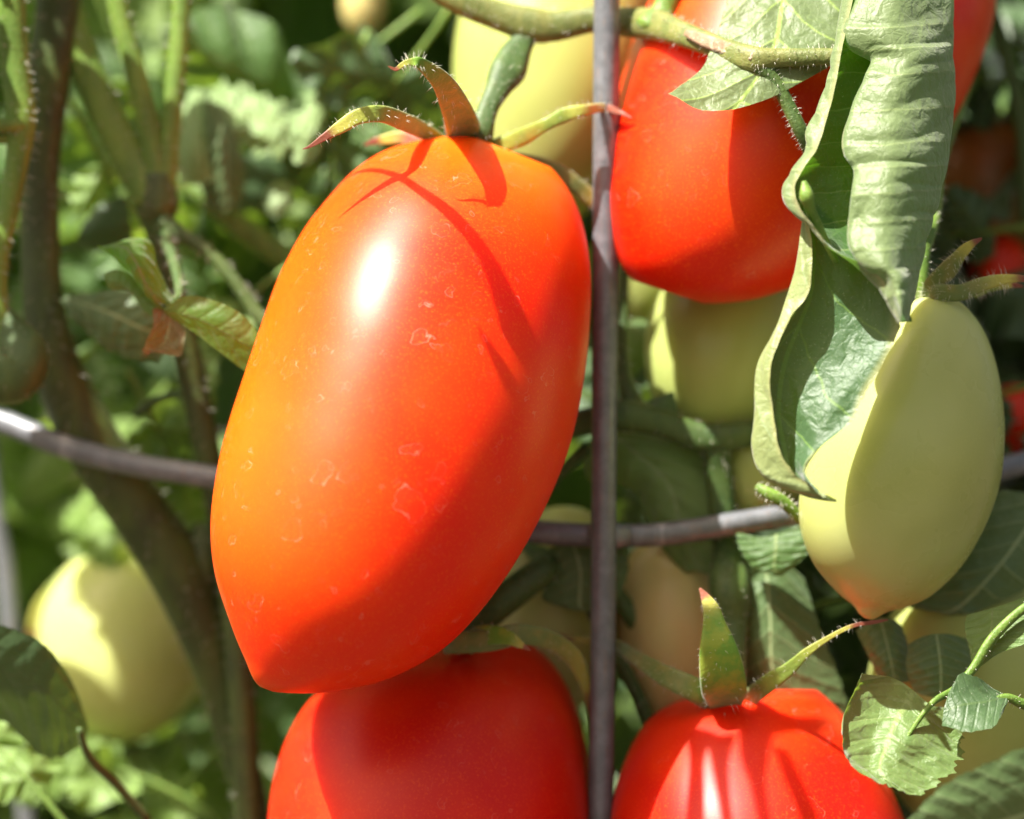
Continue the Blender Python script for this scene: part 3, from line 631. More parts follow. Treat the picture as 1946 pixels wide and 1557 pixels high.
# ------------------------------------------------------------------ foreground leaves
cl = Thing('tomato_leaf', 'large curled leaf hanging at right with pale ridged underside in front of two tomatoes', 'leaf', (1700, 0, -280))
rows = []
for y, l, e, cr, fold, fe in [(-160, 1660, 1630, 1700, 1800, 1640), (-80, 1640, 1612, 1690, 1802, 1640), (0, 1622, 1600, 1680, 1804, 1630), (50, 1612, 1592, 1680, 1807, 1606), (82, 1606, 1587, 1680, 1808, 1618), (112, 1600, 1580, 1678, 1809, 1662), (150, 1591, 1572, 1675, 1810, 1648),
                             (200, 1580, 1556, 1672, 1808, 1622), (250, 1568, 1534, 1665, 1804, 1606), (290, 1556, 1530, 1660, 1802, 1608), (320, 1530, 1502, 1650, 1796, 1626), (355, 1508, 1488, 1640, 1785, 1622), (395, 1518, 1500, 1640, 1776, 1617), (430, 1552, 1540, 1650, 1765, 1614), (470, 1585, 1575, 1660, 1757, 1617), (505, 1640, 1625, 1680, 1750, 1637), (530, 1665, 1655, 1695, 1744, 1676), (565, 1690, 1684, 1705, 1735, 1688), (610, 1714, 1712, 1716, 1722, 1712)]:
    w_ = (fold - fe)
    z = 150 - .37 * y if y < 620 else 0
    rg = 2.5 * math.sin(y * .171 + 1.3 * math.sin(y * .02)) + 4 * math.sin(y * .061 + 1)
    rows.append([(l, y, -345 + z), (e, y + 2, -322 + z), ((e + l) / 2 + 4, y + 2, -295 + z), ((l + cr) / 2, y, -262 + z), (cr + 20, y, -250 + z), (fold - 14, y, -235 + z), (fold, y, -262 + z), (fold - w_ * .25, y, -328 + z), (fold - w_ * .58, y, -368 + z + rg * .6), (fe + w_ * .06, y, -346 + z + rg), (fe, y + 3, -325 + z + rg)])
patch(cl, 'blade', rows, LEAFP, flip=True, nv=260, nu=160, puck=11, npuck=11, pslope=1.6, irr=1.3, rip=11, teeth=.006, nteeth=9, seed=5)
rows = [[(1534, 385, -332), (1526, 388, -318), (1532, 390, -300), (1542, 392, -292), (1552, 396, -290)],
        [(1538, 430, -335), (1524, 432, -318), (1542, 435, -296), (1565, 438, -288), (1600, 440, -286)],
        [(1544, 480, -338), (1518, 482, -318), (1548, 485, -292), (1595, 485, -285), (1640, 480, -290)],
        [(1538, 560, -342), (1500, 560, -318), (1540, 562, -290), (1610, 560, -280), (1700, 545, -295)],
        [(1500, 610, -345), (1482, 612, -320), (1520, 615, -288), (1600, 610, -278), (1712, 600, -300)],
        [(1468, 690, -348), (1440, 692, -322), (1490, 695, -288), (1575, 690, -276), (1704, 655, -302)],
        [(1470, 780, -350), (1437, 782, -324), (1480, 782, -290), (1550, 770, -280), (1650, 742, -300)],
        [(1484, 850, -352), (1432, 848, -326), (1490, 848, -295), (1550, 832, -285), (1622, 800, -300)],
        [(1512, 900, -352), (1455, 908, -330), (1500, 892, -305), (1535, 875, -295), (1560, 846, -300)],
        [(1560, 932, -350), (1522, 942, -335), (1528, 925, -320), (1530, 910, -310), (1528, 890, -305)],
        [(1592, 950, -350), (1588, 953, -345), (1580, 950, -340), (1570, 947, -335), (1562, 944, -330)]]
rows = [[(x, y, d + 40 - (y - 390) * (.12 + .10 * (j >= 3))) for j, (x, y, d) in enumerate(r)] for r in rows]
patch(cl, 'leaflet', rows, LEAFC, flip=True, nv=160, nu=100, teeth=.022, nteeth=6, puck=7, npuck=5, pslope=1.5, rip=6, seed=8)
stem_part(cl, 'leaflet', [(1528, 345, -340, 5), (1533, 372, -345, 14), (1540, 395, -335, 10), (1560, 440, -318, 8), (1590, 500, -305, 6)], STEM, seed=44, nseg=5)

fd = Thing('tomato_leaf', 'leaf seen from its veined underside behind the scarred stalk, shading the red tomato', 'leaf', (1500, 0, -60))
patch(fd, 'blade', [[(x, y, d + (60 - y) * 0.5) for x, y, d in r] for r in [[(1400, -120, -40), (1480, -120, -50), (1560, -120, -55), (1640, -120, -50)], [(1380, 0, -50), (1450, 0, -66), (1530, 0, -70), (1625, 0, -60)], [(1358, 70, -55), (1430, 80, -75), (1520, 80, -78), (1615, 60, -65)],
    [(1330, 132, -60), (1400, 145, -80), (1490, 135, -82), (1600, 100, -70)], [(1268, 178, -92), (1345, 212, -80), (1450, 192, -76), (1575, 128, -66)]]], LEAFU, nv=90, nu=80, teeth=.012, nteeth=4, puck=9, npuck=4.3, pslope=1.7, seed=3)

fe = Thing('tomato_leaf', 'small toothed leaf with one sunlit half and upturned margin, beside the lower right red tomato', 'leaf', (1770, 1340, -230))
patch(fe, 'blade', [[(x, y, d + (1400 - y) * 0.55) for x, y, d in r] for r in [[(1640, 1278, -262), (1652, 1282, -250), (1705, 1290, -215), (1768, 1338, -235), (1800, 1345, -215), (1830, 1372, -210)],
    [(1616, 1325, -270), (1626, 1330, -250), (1680, 1345, -228), (1738, 1372, -245), (1790, 1390, -225), (1838, 1408, -212)],
    [(1600, 1398, -275), (1612, 1402, -252), (1660, 1410, -236), (1712, 1420, -252), (1772, 1432, -232), (1834, 1455, -222)],
    [(1614, 1450, -280), (1626, 1450, -256), (1655, 1458, -244), (1692, 1468, -255), (1742, 1482, -242), (1795, 1488, -235)],
    [(1672, 1490, -285), (1680, 1486, -268), (1690, 1492, -256), (1708, 1500, -258), (1730, 1508, -252), (1755, 1512, -248)]]], LEAFB, flip=True, nv=140, nu=100, teeth=.08, nteeth=5, puck=12, npuck=5, seed=12, rip=3)
stem_part(fe, 'petiole', [(1712, 1420, -246, 3), (1768, 1340, -232, 6), (1815, 1310, -200, 8), (1850, 1270, -180, 9), (1885, 1215, -170, 10), (1935, 1165, -160, 9), (1990, 1130, -150, 9)], STEM, 30, (4, 9), seed=51)
ff = Thing('tomato_leaf', 'small dark rounded leaflet right of the sunlit toothed leaf', 'leaf', (1910, 1330, -220))
patch(ff, 'blade', [[(x, y, d + (1330 - y) * 0.5) for x, y, d in r] for r in [[(1884, 1306, -230), (1905, 1318, -225), (1915, 1332, -225), (1908, 1352, -225)], [(1858, 1286, -250), (1868, 1318, -235), (1878, 1350, -235), (1888, 1384, -250)], [(1825, 1278, -250), (1822, 1320, -240), (1830, 1360, -240), (1840, 1393, -250)], [(1802, 1318, -235), (1794, 1345, -232), (1792, 1362, -232), (1790, 1380, -240)]]], LEAFD, flip=True, nv=60, nu=60, puck=3, npuck=4, seed=13, teeth=.05, nteeth=3)
stem_part(ff, 'petiole', [(1880, 1330, -225, 4), (1915, 1326, -215, 8), (1950, 1340, -205, 10), (2000, 1345, -190, 10)], STEM, 30, (4, 10), seed=52)
fg = Thing('tomato_leaf', 'leaflet at the right edge with a bright sunlit corner, above the small rounded leaflet', 'leaf', (1900, 1190, -150))
patch(fg, 'blade', [[(x, y, d + (1200 - y) * 0.5) for x, y, d in r] for r in [[(1836, 1168, -120), (1870, 1160, -130), (1905, 1150, -140), (1960, 1128, -150)], [(1832, 1195, -120), (1865, 1200, -135), (1905, 1190, -148), (1965, 1175, -160)], [(1842, 1235, -125), (1862, 1238, -135), (1890, 1225, -145), (1965, 1215, -160)], [(1848, 1275, -130), (1855, 1272, -135), (1870, 1262, -140), (1900, 1240, -145)]]], LEAFB, flip=True, nv=50, nu=50, puck=5, seed=14, teeth=.03)
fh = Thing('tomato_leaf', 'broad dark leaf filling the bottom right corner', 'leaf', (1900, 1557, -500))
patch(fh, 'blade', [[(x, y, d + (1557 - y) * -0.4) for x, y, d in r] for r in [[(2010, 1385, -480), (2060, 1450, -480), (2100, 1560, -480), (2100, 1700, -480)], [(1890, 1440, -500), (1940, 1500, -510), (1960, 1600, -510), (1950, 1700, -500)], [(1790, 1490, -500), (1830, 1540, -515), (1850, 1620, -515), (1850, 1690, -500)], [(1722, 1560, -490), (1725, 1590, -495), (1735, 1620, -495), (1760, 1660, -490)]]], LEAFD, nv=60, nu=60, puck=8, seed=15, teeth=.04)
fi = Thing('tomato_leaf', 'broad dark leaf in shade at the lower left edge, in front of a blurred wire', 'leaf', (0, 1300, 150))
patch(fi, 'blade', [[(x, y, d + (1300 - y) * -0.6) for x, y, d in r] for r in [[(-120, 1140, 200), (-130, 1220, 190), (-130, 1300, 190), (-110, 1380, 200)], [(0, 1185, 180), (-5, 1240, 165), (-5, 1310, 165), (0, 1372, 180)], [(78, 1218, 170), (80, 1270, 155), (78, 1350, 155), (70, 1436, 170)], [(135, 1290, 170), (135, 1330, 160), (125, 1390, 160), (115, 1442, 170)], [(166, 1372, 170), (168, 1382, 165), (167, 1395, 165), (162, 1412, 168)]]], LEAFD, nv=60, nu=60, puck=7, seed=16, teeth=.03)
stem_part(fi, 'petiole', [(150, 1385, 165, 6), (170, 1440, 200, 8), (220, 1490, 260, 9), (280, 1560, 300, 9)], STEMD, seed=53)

# curled young leaf at left
fj = Thing('tomato_leaf', 'curled hairy leaf with glowing blade and scorched tip, left of the large sunlit tomato', 'leaf', (300, 580, 100))
patch(fj, 'leaflet', [[(186, 464, 90), (190, 468, 82), (194, 470, 88), (198, 468, 96)], [(225, 498, 85), (222, 478, 70), (250, 462, 85), (278, 452, 110)], [(262, 535, 80), (240, 500, 60), (275, 490, 80), (300, 505, 120)], [(288, 572, 80), (268, 545, 60), (295, 545, 85), (325, 560, 120)], [(315, 590, 85), (300, 580, 75), (318, 578, 90), (340, 580, 110)]], LEAFT, nv=60, nu=40, puck=5, seed=17, rip=3, label='folded leaflet pointing up with pale hairy edge')
patch(fj, 'leaflet', [[(314, 582, 85), (312, 590, 80), (314, 596, 82), (318, 600, 86)], [(362, 562, 60), (365, 590, 50), (372, 615, 55), (362, 628, 70)], [(430, 580, 40), (430, 620, 35), (435, 650, 45), (428, 678, 60)], [(480, 618, 40), (490, 660, 35), (498, 690, 45), (490, 722, 60)], [(530, 700, 50), (535, 710, 50), (538, 720, 52), (535, 740, 58)]], LEAFT, nv=70, nu=50, puck=4, seed=18, label='sun-glowing blade patched brown')
patch(fj, 'leaflet', [[(290, 588, 80), (305, 585, 90), (325, 588, 90), (345, 600, 85)], [(292, 615, 60), (310, 612, 80), (335, 612, 85), (352, 620, 80)], [(280, 645, 45), (300, 650, 70), (325, 652, 80), (350, 650, 75)], [(272, 662, 30), (282, 672, 40), (296, 664, 60), (340, 678, 70)], [(270, 668, 25), (274, 672, 30), (280, 671, 36), (292, 668, 50)]], leaf_mat('leaf_scorched', (.09, .09, .025), (.13, .10, .03), trans=.2, brown=.6), nv=40, nu=40, puck=3, seed=19, rip=3, label='scorched brown curled tip')
patch(fj, 'leaflet', [[(196, 520, 120), (200, 535, 112), (206, 548, 118), (214, 552, 125)], [(222, 512, 115), (228, 535, 105), (240, 550, 110), (248, 556, 118)], [(255, 530, 110), (258, 555, 100), (266, 575, 105), (272, 590, 112)], [(300, 580, 105), (300, 588, 100), (300, 598, 100), (298, 606, 105)]], LEAFB, nv=40, nu=30, puck=4, seed=20, label='pale lit folded lobe')
stem_part(fj, 'petiole', [(312, 585, 88, 6), (340, 560, 150, 8), (330, 500, 260, 9), (310, 440, 370, 10)], STEMD, 40, (8, 18), seed=54)

# leaves in the shade around the lower truss
th = Thing('tomato_leaf', 'arched dark leaf with a bright sun streak, behind the ring right of the upright wire', 'leaf', (1200, 830, 280))
patch(th, 'blade', [[(1100, 850, 300), (1140, 828, 290), (1190, 820, 285), (1250, 822, 290)], [(1120, 920, 290), (1170, 870, 270), (1240, 850, 260), (1320, 850, 270)], [(1200, 930, 280), (1240, 920, 255), (1300, 920, 250), (1360, 920, 260)], [(1240, 1020, 270), (1270, 1000, 250), (1320, 1000, 245), (1370, 1010, 250)], [(1300, 1090, 260), (1320, 1085, 250), (1340, 1090, 245), (1362, 1100, 250)]], LEAF, nv=70, nu=60, puck=7, seed=21, teeth=.03)
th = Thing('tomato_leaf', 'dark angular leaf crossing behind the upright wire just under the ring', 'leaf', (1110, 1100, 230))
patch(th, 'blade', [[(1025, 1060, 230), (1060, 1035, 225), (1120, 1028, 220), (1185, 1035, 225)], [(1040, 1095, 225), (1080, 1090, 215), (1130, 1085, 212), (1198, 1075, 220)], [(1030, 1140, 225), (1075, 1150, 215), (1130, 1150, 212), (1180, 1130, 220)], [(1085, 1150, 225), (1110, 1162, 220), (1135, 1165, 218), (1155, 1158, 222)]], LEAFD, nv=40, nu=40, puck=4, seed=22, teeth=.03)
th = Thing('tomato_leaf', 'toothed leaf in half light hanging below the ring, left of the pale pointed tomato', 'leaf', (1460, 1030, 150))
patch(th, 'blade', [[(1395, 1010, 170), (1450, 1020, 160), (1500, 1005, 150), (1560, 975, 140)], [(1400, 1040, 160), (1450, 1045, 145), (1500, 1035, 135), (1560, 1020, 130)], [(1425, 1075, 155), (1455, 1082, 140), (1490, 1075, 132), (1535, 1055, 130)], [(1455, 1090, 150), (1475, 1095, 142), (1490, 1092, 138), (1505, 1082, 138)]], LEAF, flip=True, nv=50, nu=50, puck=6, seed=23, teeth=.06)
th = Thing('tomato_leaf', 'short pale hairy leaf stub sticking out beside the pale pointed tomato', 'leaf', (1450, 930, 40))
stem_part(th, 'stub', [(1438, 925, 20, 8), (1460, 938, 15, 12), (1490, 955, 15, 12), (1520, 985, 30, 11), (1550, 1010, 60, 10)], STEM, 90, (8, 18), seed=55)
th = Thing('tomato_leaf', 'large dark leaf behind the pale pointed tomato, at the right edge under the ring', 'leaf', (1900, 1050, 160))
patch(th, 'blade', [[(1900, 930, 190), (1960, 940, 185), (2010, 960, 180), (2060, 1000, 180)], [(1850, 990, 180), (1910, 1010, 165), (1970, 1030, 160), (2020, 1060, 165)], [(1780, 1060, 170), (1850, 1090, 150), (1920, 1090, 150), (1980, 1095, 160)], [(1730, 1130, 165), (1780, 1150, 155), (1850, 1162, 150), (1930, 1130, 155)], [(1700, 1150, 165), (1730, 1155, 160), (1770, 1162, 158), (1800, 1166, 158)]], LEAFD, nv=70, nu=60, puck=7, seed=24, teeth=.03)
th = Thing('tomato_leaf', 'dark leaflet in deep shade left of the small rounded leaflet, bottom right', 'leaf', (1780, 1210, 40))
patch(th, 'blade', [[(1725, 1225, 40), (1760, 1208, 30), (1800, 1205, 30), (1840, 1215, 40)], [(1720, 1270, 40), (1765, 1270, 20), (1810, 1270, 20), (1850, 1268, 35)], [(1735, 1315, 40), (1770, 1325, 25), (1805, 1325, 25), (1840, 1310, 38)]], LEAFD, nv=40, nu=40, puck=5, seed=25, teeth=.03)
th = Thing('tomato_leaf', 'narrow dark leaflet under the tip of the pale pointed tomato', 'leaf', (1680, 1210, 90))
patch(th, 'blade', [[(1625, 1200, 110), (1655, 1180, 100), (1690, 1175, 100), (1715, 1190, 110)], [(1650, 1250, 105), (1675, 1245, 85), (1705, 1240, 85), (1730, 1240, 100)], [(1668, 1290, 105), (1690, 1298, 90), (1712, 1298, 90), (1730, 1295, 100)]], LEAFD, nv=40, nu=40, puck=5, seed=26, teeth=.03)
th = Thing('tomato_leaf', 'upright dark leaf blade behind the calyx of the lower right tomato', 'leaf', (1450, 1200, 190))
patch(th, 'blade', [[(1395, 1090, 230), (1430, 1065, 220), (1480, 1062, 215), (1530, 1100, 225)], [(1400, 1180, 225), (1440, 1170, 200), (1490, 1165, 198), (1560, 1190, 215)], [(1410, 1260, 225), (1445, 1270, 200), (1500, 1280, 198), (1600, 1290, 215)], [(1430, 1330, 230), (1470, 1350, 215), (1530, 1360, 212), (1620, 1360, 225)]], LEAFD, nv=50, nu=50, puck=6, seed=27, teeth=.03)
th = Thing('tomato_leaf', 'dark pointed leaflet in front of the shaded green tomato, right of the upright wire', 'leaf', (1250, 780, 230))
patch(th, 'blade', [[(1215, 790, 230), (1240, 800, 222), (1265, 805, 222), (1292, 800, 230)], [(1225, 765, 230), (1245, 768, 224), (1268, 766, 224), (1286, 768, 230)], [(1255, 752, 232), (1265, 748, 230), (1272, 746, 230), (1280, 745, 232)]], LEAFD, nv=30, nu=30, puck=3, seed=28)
th = Thing('tomato_leaf', 'small pale leaf peeping out between the upright wire and the shaded green tomato', 'leaf', (1230, 650, 460))
patch(th, 'blade', [[(1170, 640, 480), (1180, 618, 470), (1200, 610, 470), (1215, 606, 475)], [(1180, 690, 470), (1210, 660, 455), (1240, 635, 455), (1268, 625, 465)], [(1200, 720, 470), (1225, 700, 460), (1250, 680, 460), (1275, 665, 470)]], LEAFB, flip=True, nv=40, nu=40, puck=5, seed=29, teeth=.05)
# leaves left
th = Thing('tomato_leaf', 'dark leaf with lit wavy rim between the woody stem and the scorched leaf', 'leaf', (115, 570, 330))
patch(th, 'blade', [[(112, 570, 340), (120, 568, 335), (125, 565, 338), (130, 562, 345)], [(170, 640, 330), (190, 610, 310), (215, 575, 315), (240, 550, 335)], [(215, 675, 325), (245, 640, 300), (275, 600, 300), (300, 575, 325)], [(300, 690, 320), (315, 660, 300), (325, 625, 300), (330, 600, 320)]], LEAFD, nv=50, nu=50, puck=7, rip=6, seed=30, teeth=.06)
th = Thing('tomato_leaf', 'dark blurred leaflet above the woody stem, left of the forked stem joint', 'leaf', (250, 400, 560))
patch(th, 'blade', [[(255, 470, 560), (250, 440, 555), (246, 405, 555), (240, 372, 560)], [(205, 480, 570), (200, 450, 550), (195, 415, 550), (195, 385, 565)], [(140, 470, 575), (145, 455, 560), (150, 440, 560), (158, 425, 570)]], LEAFD, nv=40, nu=40, puck=5, seed=33)

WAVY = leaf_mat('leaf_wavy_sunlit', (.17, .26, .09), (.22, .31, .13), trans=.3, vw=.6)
th = Thing('tomato_leaf', 'pale sunlit leaf with a folded corner beside the thin forked shoots', 'leaf', (350, 300, 640))
patch(th, 'blade', [[(x, y, d + (250 - y) * .7) for x, y, d in r] for r in [[(330, 345, 650), (365, 352, 640), (400, 345, 645), (430, 325, 660)], [(335, 280, 640), (362, 290, 610), (390, 290, 615), (405, 275, 650)], [(345, 210, 640), (365, 215, 615), (385, 215, 620), (392, 200, 650)], [(360, 165, 650), (372, 168, 640), (382, 170, 640), (392, 172, 650)]]], WAVY, nv=50, nu=40, puck=10, rip=8, seed=70, teeth=.10, nteeth=4)
th = Thing('tomato_leaf', 'crumpled sunlit leaf with rounded wavy lobes, upper left of the large tomato', 'leaf', (480, 250, 640))
patch(th, 'blade', [[(x, y, d + (235 - y) * .7) for x, y, d in r] for r in [[(392, 170, 690), (398, 190, 650), (402, 215, 640), (400, 240, 660)], [(425, 140, 680), (430, 185, 625), (432, 235, 610), (430, 270, 640)], [(480, 165, 670), (485, 200, 615), (488, 250, 600), (482, 300, 640)], [(530, 185, 670), (532, 215, 620), (535, 262, 610), (530, 312, 640)], [(560, 215, 680), (562, 235, 650), (564, 262, 640), (560, 290, 660)]]], WAVY, nv=70, nu=60, puck=22, npuck=4, rip=16, seed=71, teeth=.16, nteeth=5)
th = Thing('tomato_leaf', 'upright pale lobe-edged leaflet just above the dry red sepal tip', 'leaf', (600, 230, 640))
patch(th, 'blade', [[(x, y, d + (235 - y) * .7) for x, y, d in r] for r in [[(545, 300, 660), (565, 312, 645), (585, 310, 645), (610, 290, 660)], [(550, 240, 650), (572, 245, 620), (598, 240, 620), (625, 225, 650)], [(572, 190, 650), (590, 192, 625), (610, 188, 625), (634, 180, 650)], [(590, 158, 660), (602, 155, 645), (615, 155, 645), (628, 160, 660)]]], WAVY, nv=60, nu=40, puck=14, rip=12, seed=72, teeth=.18, nteeth=3)
th = Thing('tomato_leaf', 'dark leaf hanging between two sunlit leaves, upper left of the large tomato', 'leaf', (430, 330, 600))
patch(th, 'blade', [[(385, 195, 610), (395, 192, 600), (405, 195, 600), (418, 205, 610)], [(392, 270, 600), (415, 268, 585), (440, 270, 585), (455, 285, 600)], [(380, 340, 605), (415, 345, 585), (445, 345, 588), (470, 340, 605)], [(392, 390, 610), (420, 400, 600), (440, 400, 600), (462, 385, 610)]], LEAFD, nv=50, nu=40, puck=8, rip=6, seed=73, teeth=.05)
th = Thing('tomato_leaf', 'small pale rounded leaflet low against the dark, left of the large tomato shoulder', 'leaf', (530, 370, 620))
patch(th, 'blade', [[(x, y, d + (380 - y) * .7) for x, y, d in r] for r in [[(505, 365, 630), (515, 350, 620), (530, 343, 620), (548, 345, 630)], [(502, 395, 625), (520, 388, 605), (538, 378, 605), (556, 368, 625)], [(520, 415, 630), (530, 410, 620), (542, 402, 620), (555, 392, 630)]]], WAVY, nv=30, nu=30, puck=5, seed=74)
# ------------------------------------------------------------------ middle-distance compound leaves (left)
mids = [
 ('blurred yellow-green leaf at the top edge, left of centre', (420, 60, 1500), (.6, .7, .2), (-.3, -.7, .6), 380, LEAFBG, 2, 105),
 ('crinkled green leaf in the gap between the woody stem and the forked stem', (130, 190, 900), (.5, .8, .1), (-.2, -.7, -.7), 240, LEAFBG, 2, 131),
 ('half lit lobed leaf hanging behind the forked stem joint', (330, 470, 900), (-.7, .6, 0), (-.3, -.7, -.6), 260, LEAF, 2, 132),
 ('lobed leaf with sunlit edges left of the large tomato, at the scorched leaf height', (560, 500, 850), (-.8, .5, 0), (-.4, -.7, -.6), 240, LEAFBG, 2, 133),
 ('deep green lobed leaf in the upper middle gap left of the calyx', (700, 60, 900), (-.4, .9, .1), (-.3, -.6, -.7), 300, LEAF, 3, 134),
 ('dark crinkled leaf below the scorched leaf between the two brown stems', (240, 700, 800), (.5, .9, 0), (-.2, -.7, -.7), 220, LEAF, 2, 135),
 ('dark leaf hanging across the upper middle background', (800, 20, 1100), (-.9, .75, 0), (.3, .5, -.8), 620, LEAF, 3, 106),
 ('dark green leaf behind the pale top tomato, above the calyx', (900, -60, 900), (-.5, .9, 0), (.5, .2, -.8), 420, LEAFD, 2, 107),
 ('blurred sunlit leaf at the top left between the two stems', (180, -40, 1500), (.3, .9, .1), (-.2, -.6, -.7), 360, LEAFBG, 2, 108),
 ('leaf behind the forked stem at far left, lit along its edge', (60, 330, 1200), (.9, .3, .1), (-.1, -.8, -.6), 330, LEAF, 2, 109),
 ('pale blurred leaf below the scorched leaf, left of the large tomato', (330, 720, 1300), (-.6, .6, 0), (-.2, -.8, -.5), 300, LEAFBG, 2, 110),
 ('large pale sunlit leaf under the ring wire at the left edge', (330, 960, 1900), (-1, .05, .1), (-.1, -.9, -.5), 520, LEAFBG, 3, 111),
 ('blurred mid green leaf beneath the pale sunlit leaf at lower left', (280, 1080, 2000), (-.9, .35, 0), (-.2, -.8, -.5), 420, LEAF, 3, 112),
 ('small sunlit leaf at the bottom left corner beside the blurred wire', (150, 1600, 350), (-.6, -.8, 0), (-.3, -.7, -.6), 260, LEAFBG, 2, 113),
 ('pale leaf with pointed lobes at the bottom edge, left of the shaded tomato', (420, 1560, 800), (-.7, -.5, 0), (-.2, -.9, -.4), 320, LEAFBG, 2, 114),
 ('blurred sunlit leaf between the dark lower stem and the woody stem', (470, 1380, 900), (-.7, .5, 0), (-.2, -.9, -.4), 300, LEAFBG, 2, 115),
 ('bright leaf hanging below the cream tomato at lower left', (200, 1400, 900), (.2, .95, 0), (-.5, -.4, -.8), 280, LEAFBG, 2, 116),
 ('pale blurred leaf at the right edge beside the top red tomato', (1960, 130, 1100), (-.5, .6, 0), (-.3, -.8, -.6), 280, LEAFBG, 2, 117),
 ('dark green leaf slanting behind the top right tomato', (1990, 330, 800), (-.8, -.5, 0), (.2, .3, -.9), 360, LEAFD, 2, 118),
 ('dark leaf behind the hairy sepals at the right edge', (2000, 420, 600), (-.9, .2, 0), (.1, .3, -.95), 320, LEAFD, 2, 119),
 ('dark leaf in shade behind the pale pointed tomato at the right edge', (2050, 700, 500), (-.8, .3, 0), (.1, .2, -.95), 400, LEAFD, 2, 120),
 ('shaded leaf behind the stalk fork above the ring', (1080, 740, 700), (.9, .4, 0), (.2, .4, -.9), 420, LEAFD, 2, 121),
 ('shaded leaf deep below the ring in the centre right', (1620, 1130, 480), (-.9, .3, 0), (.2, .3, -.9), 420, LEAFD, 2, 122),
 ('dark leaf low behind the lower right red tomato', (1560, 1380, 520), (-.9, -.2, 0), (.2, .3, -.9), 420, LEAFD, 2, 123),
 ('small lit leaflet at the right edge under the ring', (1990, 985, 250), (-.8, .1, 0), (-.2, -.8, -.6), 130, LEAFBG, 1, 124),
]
for lab, base, T, Nn, L, mat, pr, sd_ in mids:
    if base[0] < 1000 and base[1] < 900: base = (base[0], base[1], base[2] * .72)
    leaf_thing(lab, base, T, Nn, L * (1.5 if base[0] < 1000 else 1), mat, pr, 1., sd_, 'tomato leaves behind the fruit')

# ------------------------------------------------------------------ the mass of foliage further back, and added off-frame leaves that cast shade
def foliage(name, count, box, size, mat, seed, tilt=.6):
    r = np.random.RandomState(seed); VV = []; FF = []; UV = []; off = 0
    ns, nu = 15, 9
    F0 = gridF(ns, nu)
    for i in range(count):
        x, y, d = (r.uniform(*box[k]) for k in range(3))
        L = r.uniform(*size)
        a = r.uniform(0, 6.28); T = np.array([math.cos(a), r.uniform(-.4, 1.2), math.sin(a) * .8])
        Nn = np.array([r.normal(0, .6), -1 * tilt - .3, r.normal(-.2, .6)])
        for kk in range(r.randint(1, 4)):
            b = np.array([x, y, d]) + r.normal(0, L * .35, 3) * (kk > 0)
            X, uv = leaflet_px(b, T + r.normal(0, .5, 3) * (kk > 0), Nn + r.normal(0, .25, 3), L * r.uniform(.6, 1), L * r.uniform(.35, .55), r.uniform(.1, .9), r.uniform(0, .7), r.uniform(-.5, .8), .09, r.randint(3, 6), .38, r.randint(1 << 30), ns, nu)
            VV.append(X.reshape(-1, 3)); UV.append(uv); FF.append(F0 + off); off += ns * nu
    V = W3(np.vstack(VV))
    o = link(name, mesh(name, V, np.vstack(FF), mat, None, np.vstack(UV)), kind='stuff')
    o['label'] = lab_of[name]; return o
lab_of = {'foliage': 'mass of out of focus tomato foliage behind the fruit, with added shade leaves out of view'}
f1 = foliage('foliage', 380, ((-1500, 3500), (-1500, 2900), (1300, 3200)), (320, 640), LEAFBG, 41)
f1b = foliage('foliage', 250, ((-1500, 3500), (-1700, 2900), (1200, 2600)), (280, 560), LEAF, 45)
f4 = foliage('foliage', 30, ((-360, -80), (-420, -290), (130, 280)), (140, 260), LEAFB, 47)  # leaves above the frame, added to shade the left stems
f2 = foliage('foliage', 900, ((-2400, 4400), (-2600, 4200), (3200, 5600)), (600, 1200), LEAF, 42)
f3 = foliage('foliage', 230, ((1150, 2500), (-300, 1900), (650, 1200)), (220, 400), LEAFD, 43)
f5 = foliage('foliage', 22, ((-460, -200), (-230, -130), (-200, -40)), (150, 240), LEAFB, 53)  # unseen leaves added to keep sun off the ring wire at left
f7 = foliage('foliage', 16, ((-580, -360), (-260, -140), (60, 220)), (140, 240), LEAFB, 67)  # more unseen leaves, added to shade the ring's far left end
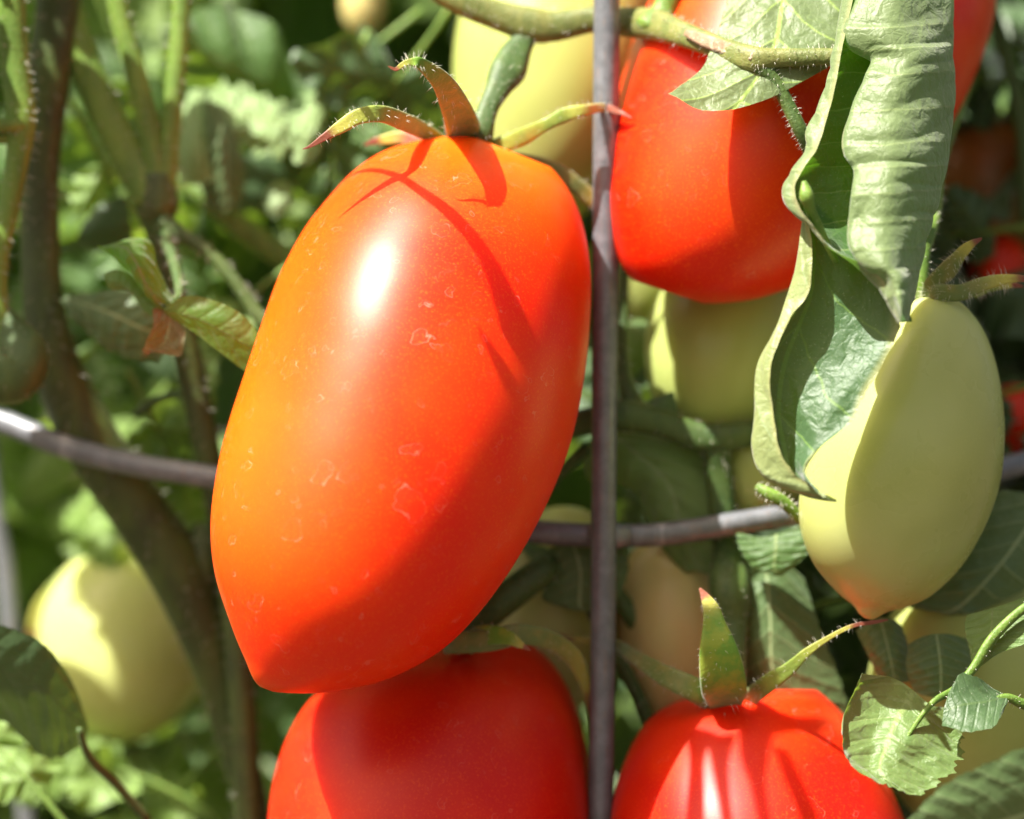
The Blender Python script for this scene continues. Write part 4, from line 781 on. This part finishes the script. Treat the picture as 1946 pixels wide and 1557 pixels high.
f6 = foliage('foliage', 8, ((-270, -130), (-260, -150), (-340, -170)), (120, 190), LEAFB, 59)  # a few unseen leaves added to shade the ring near the large tomato
# added leaflets above the frame, cut to shade the lower right tomato in streaks
G4 = T4G.reshape(-1, 3)
def above4(x, y, s):
    i = np.argsort((G4[:, 0] - x) ** 2 + (G4[:, 1] - y) ** 2 + (G4[:, 2] > 190) * 1e6)[:4]
    p = W3(np.array([x, y, G4[i, 2].mean()])) + np.array(SUN) * s
    f = (DIST + p[1]) / DIST
    return (p[0] / K / f + 973, 778.5 - (p[2] - HC) / K / f, p[1] / K)
class Loose:
    loc = np.zeros(3); e = None
    def part(self, name, V, F, mat, uv=None, kind=None, under=None, label=None):
        o = link(name, mesh(name, V, F, mat, None, uv), kind='stuff'); o['label'] = lab_of['foliage']; return o
S4 = .150
for i, rows in enumerate([
    [[(1400, 1345), (1440, 1350), (1480, 1356), (1520, 1364), (1590, 1372)], [(1405, 1402), (1430, 1400), (1460, 1396), (1490, 1393), (1560, 1394)]],
    [[(1300, 1380), (1330, 1385), (1360, 1392)], [(1310, 1440), (1325, 1440), (1340, 1440)], [(1306, 1510), (1322, 1510), (1338, 1510)], [(1300, 1600), (1320, 1600), (1340, 1600)]],
    [[(1340, 1395), (1372, 1395), (1400, 1395)], [(1352, 1450), (1368, 1450), (1386, 1450)], [(1368, 1540), (1380, 1540), (1392, 1540)], [(1378, 1620), (1390, 1620), (1402, 1620)]],
    [[(1405, 1390), (1435, 1392), (1475, 1390)], [(1408, 1440), (1430, 1440), (1462, 1440)], [(1428, 1500), (1442, 1500), (1458, 1500)], [(1450, 1600), (1462, 1600), (1476, 1600)]],
    [[(1470, 1420), (1485, 1425), (1500, 1430)], [(1490, 1480), (1508, 1480), (1524, 1480)], [(1515, 1540), (1532, 1540), (1550, 1540)], [(1530, 1600), (1550, 1600), (1570, 1600)]]]):
    patch(Loose(), 'foliage', [[above4(x, y, S4) for x, y in r] for r in rows], LEAFB, nv=30, nu=20, seed=60 + i)
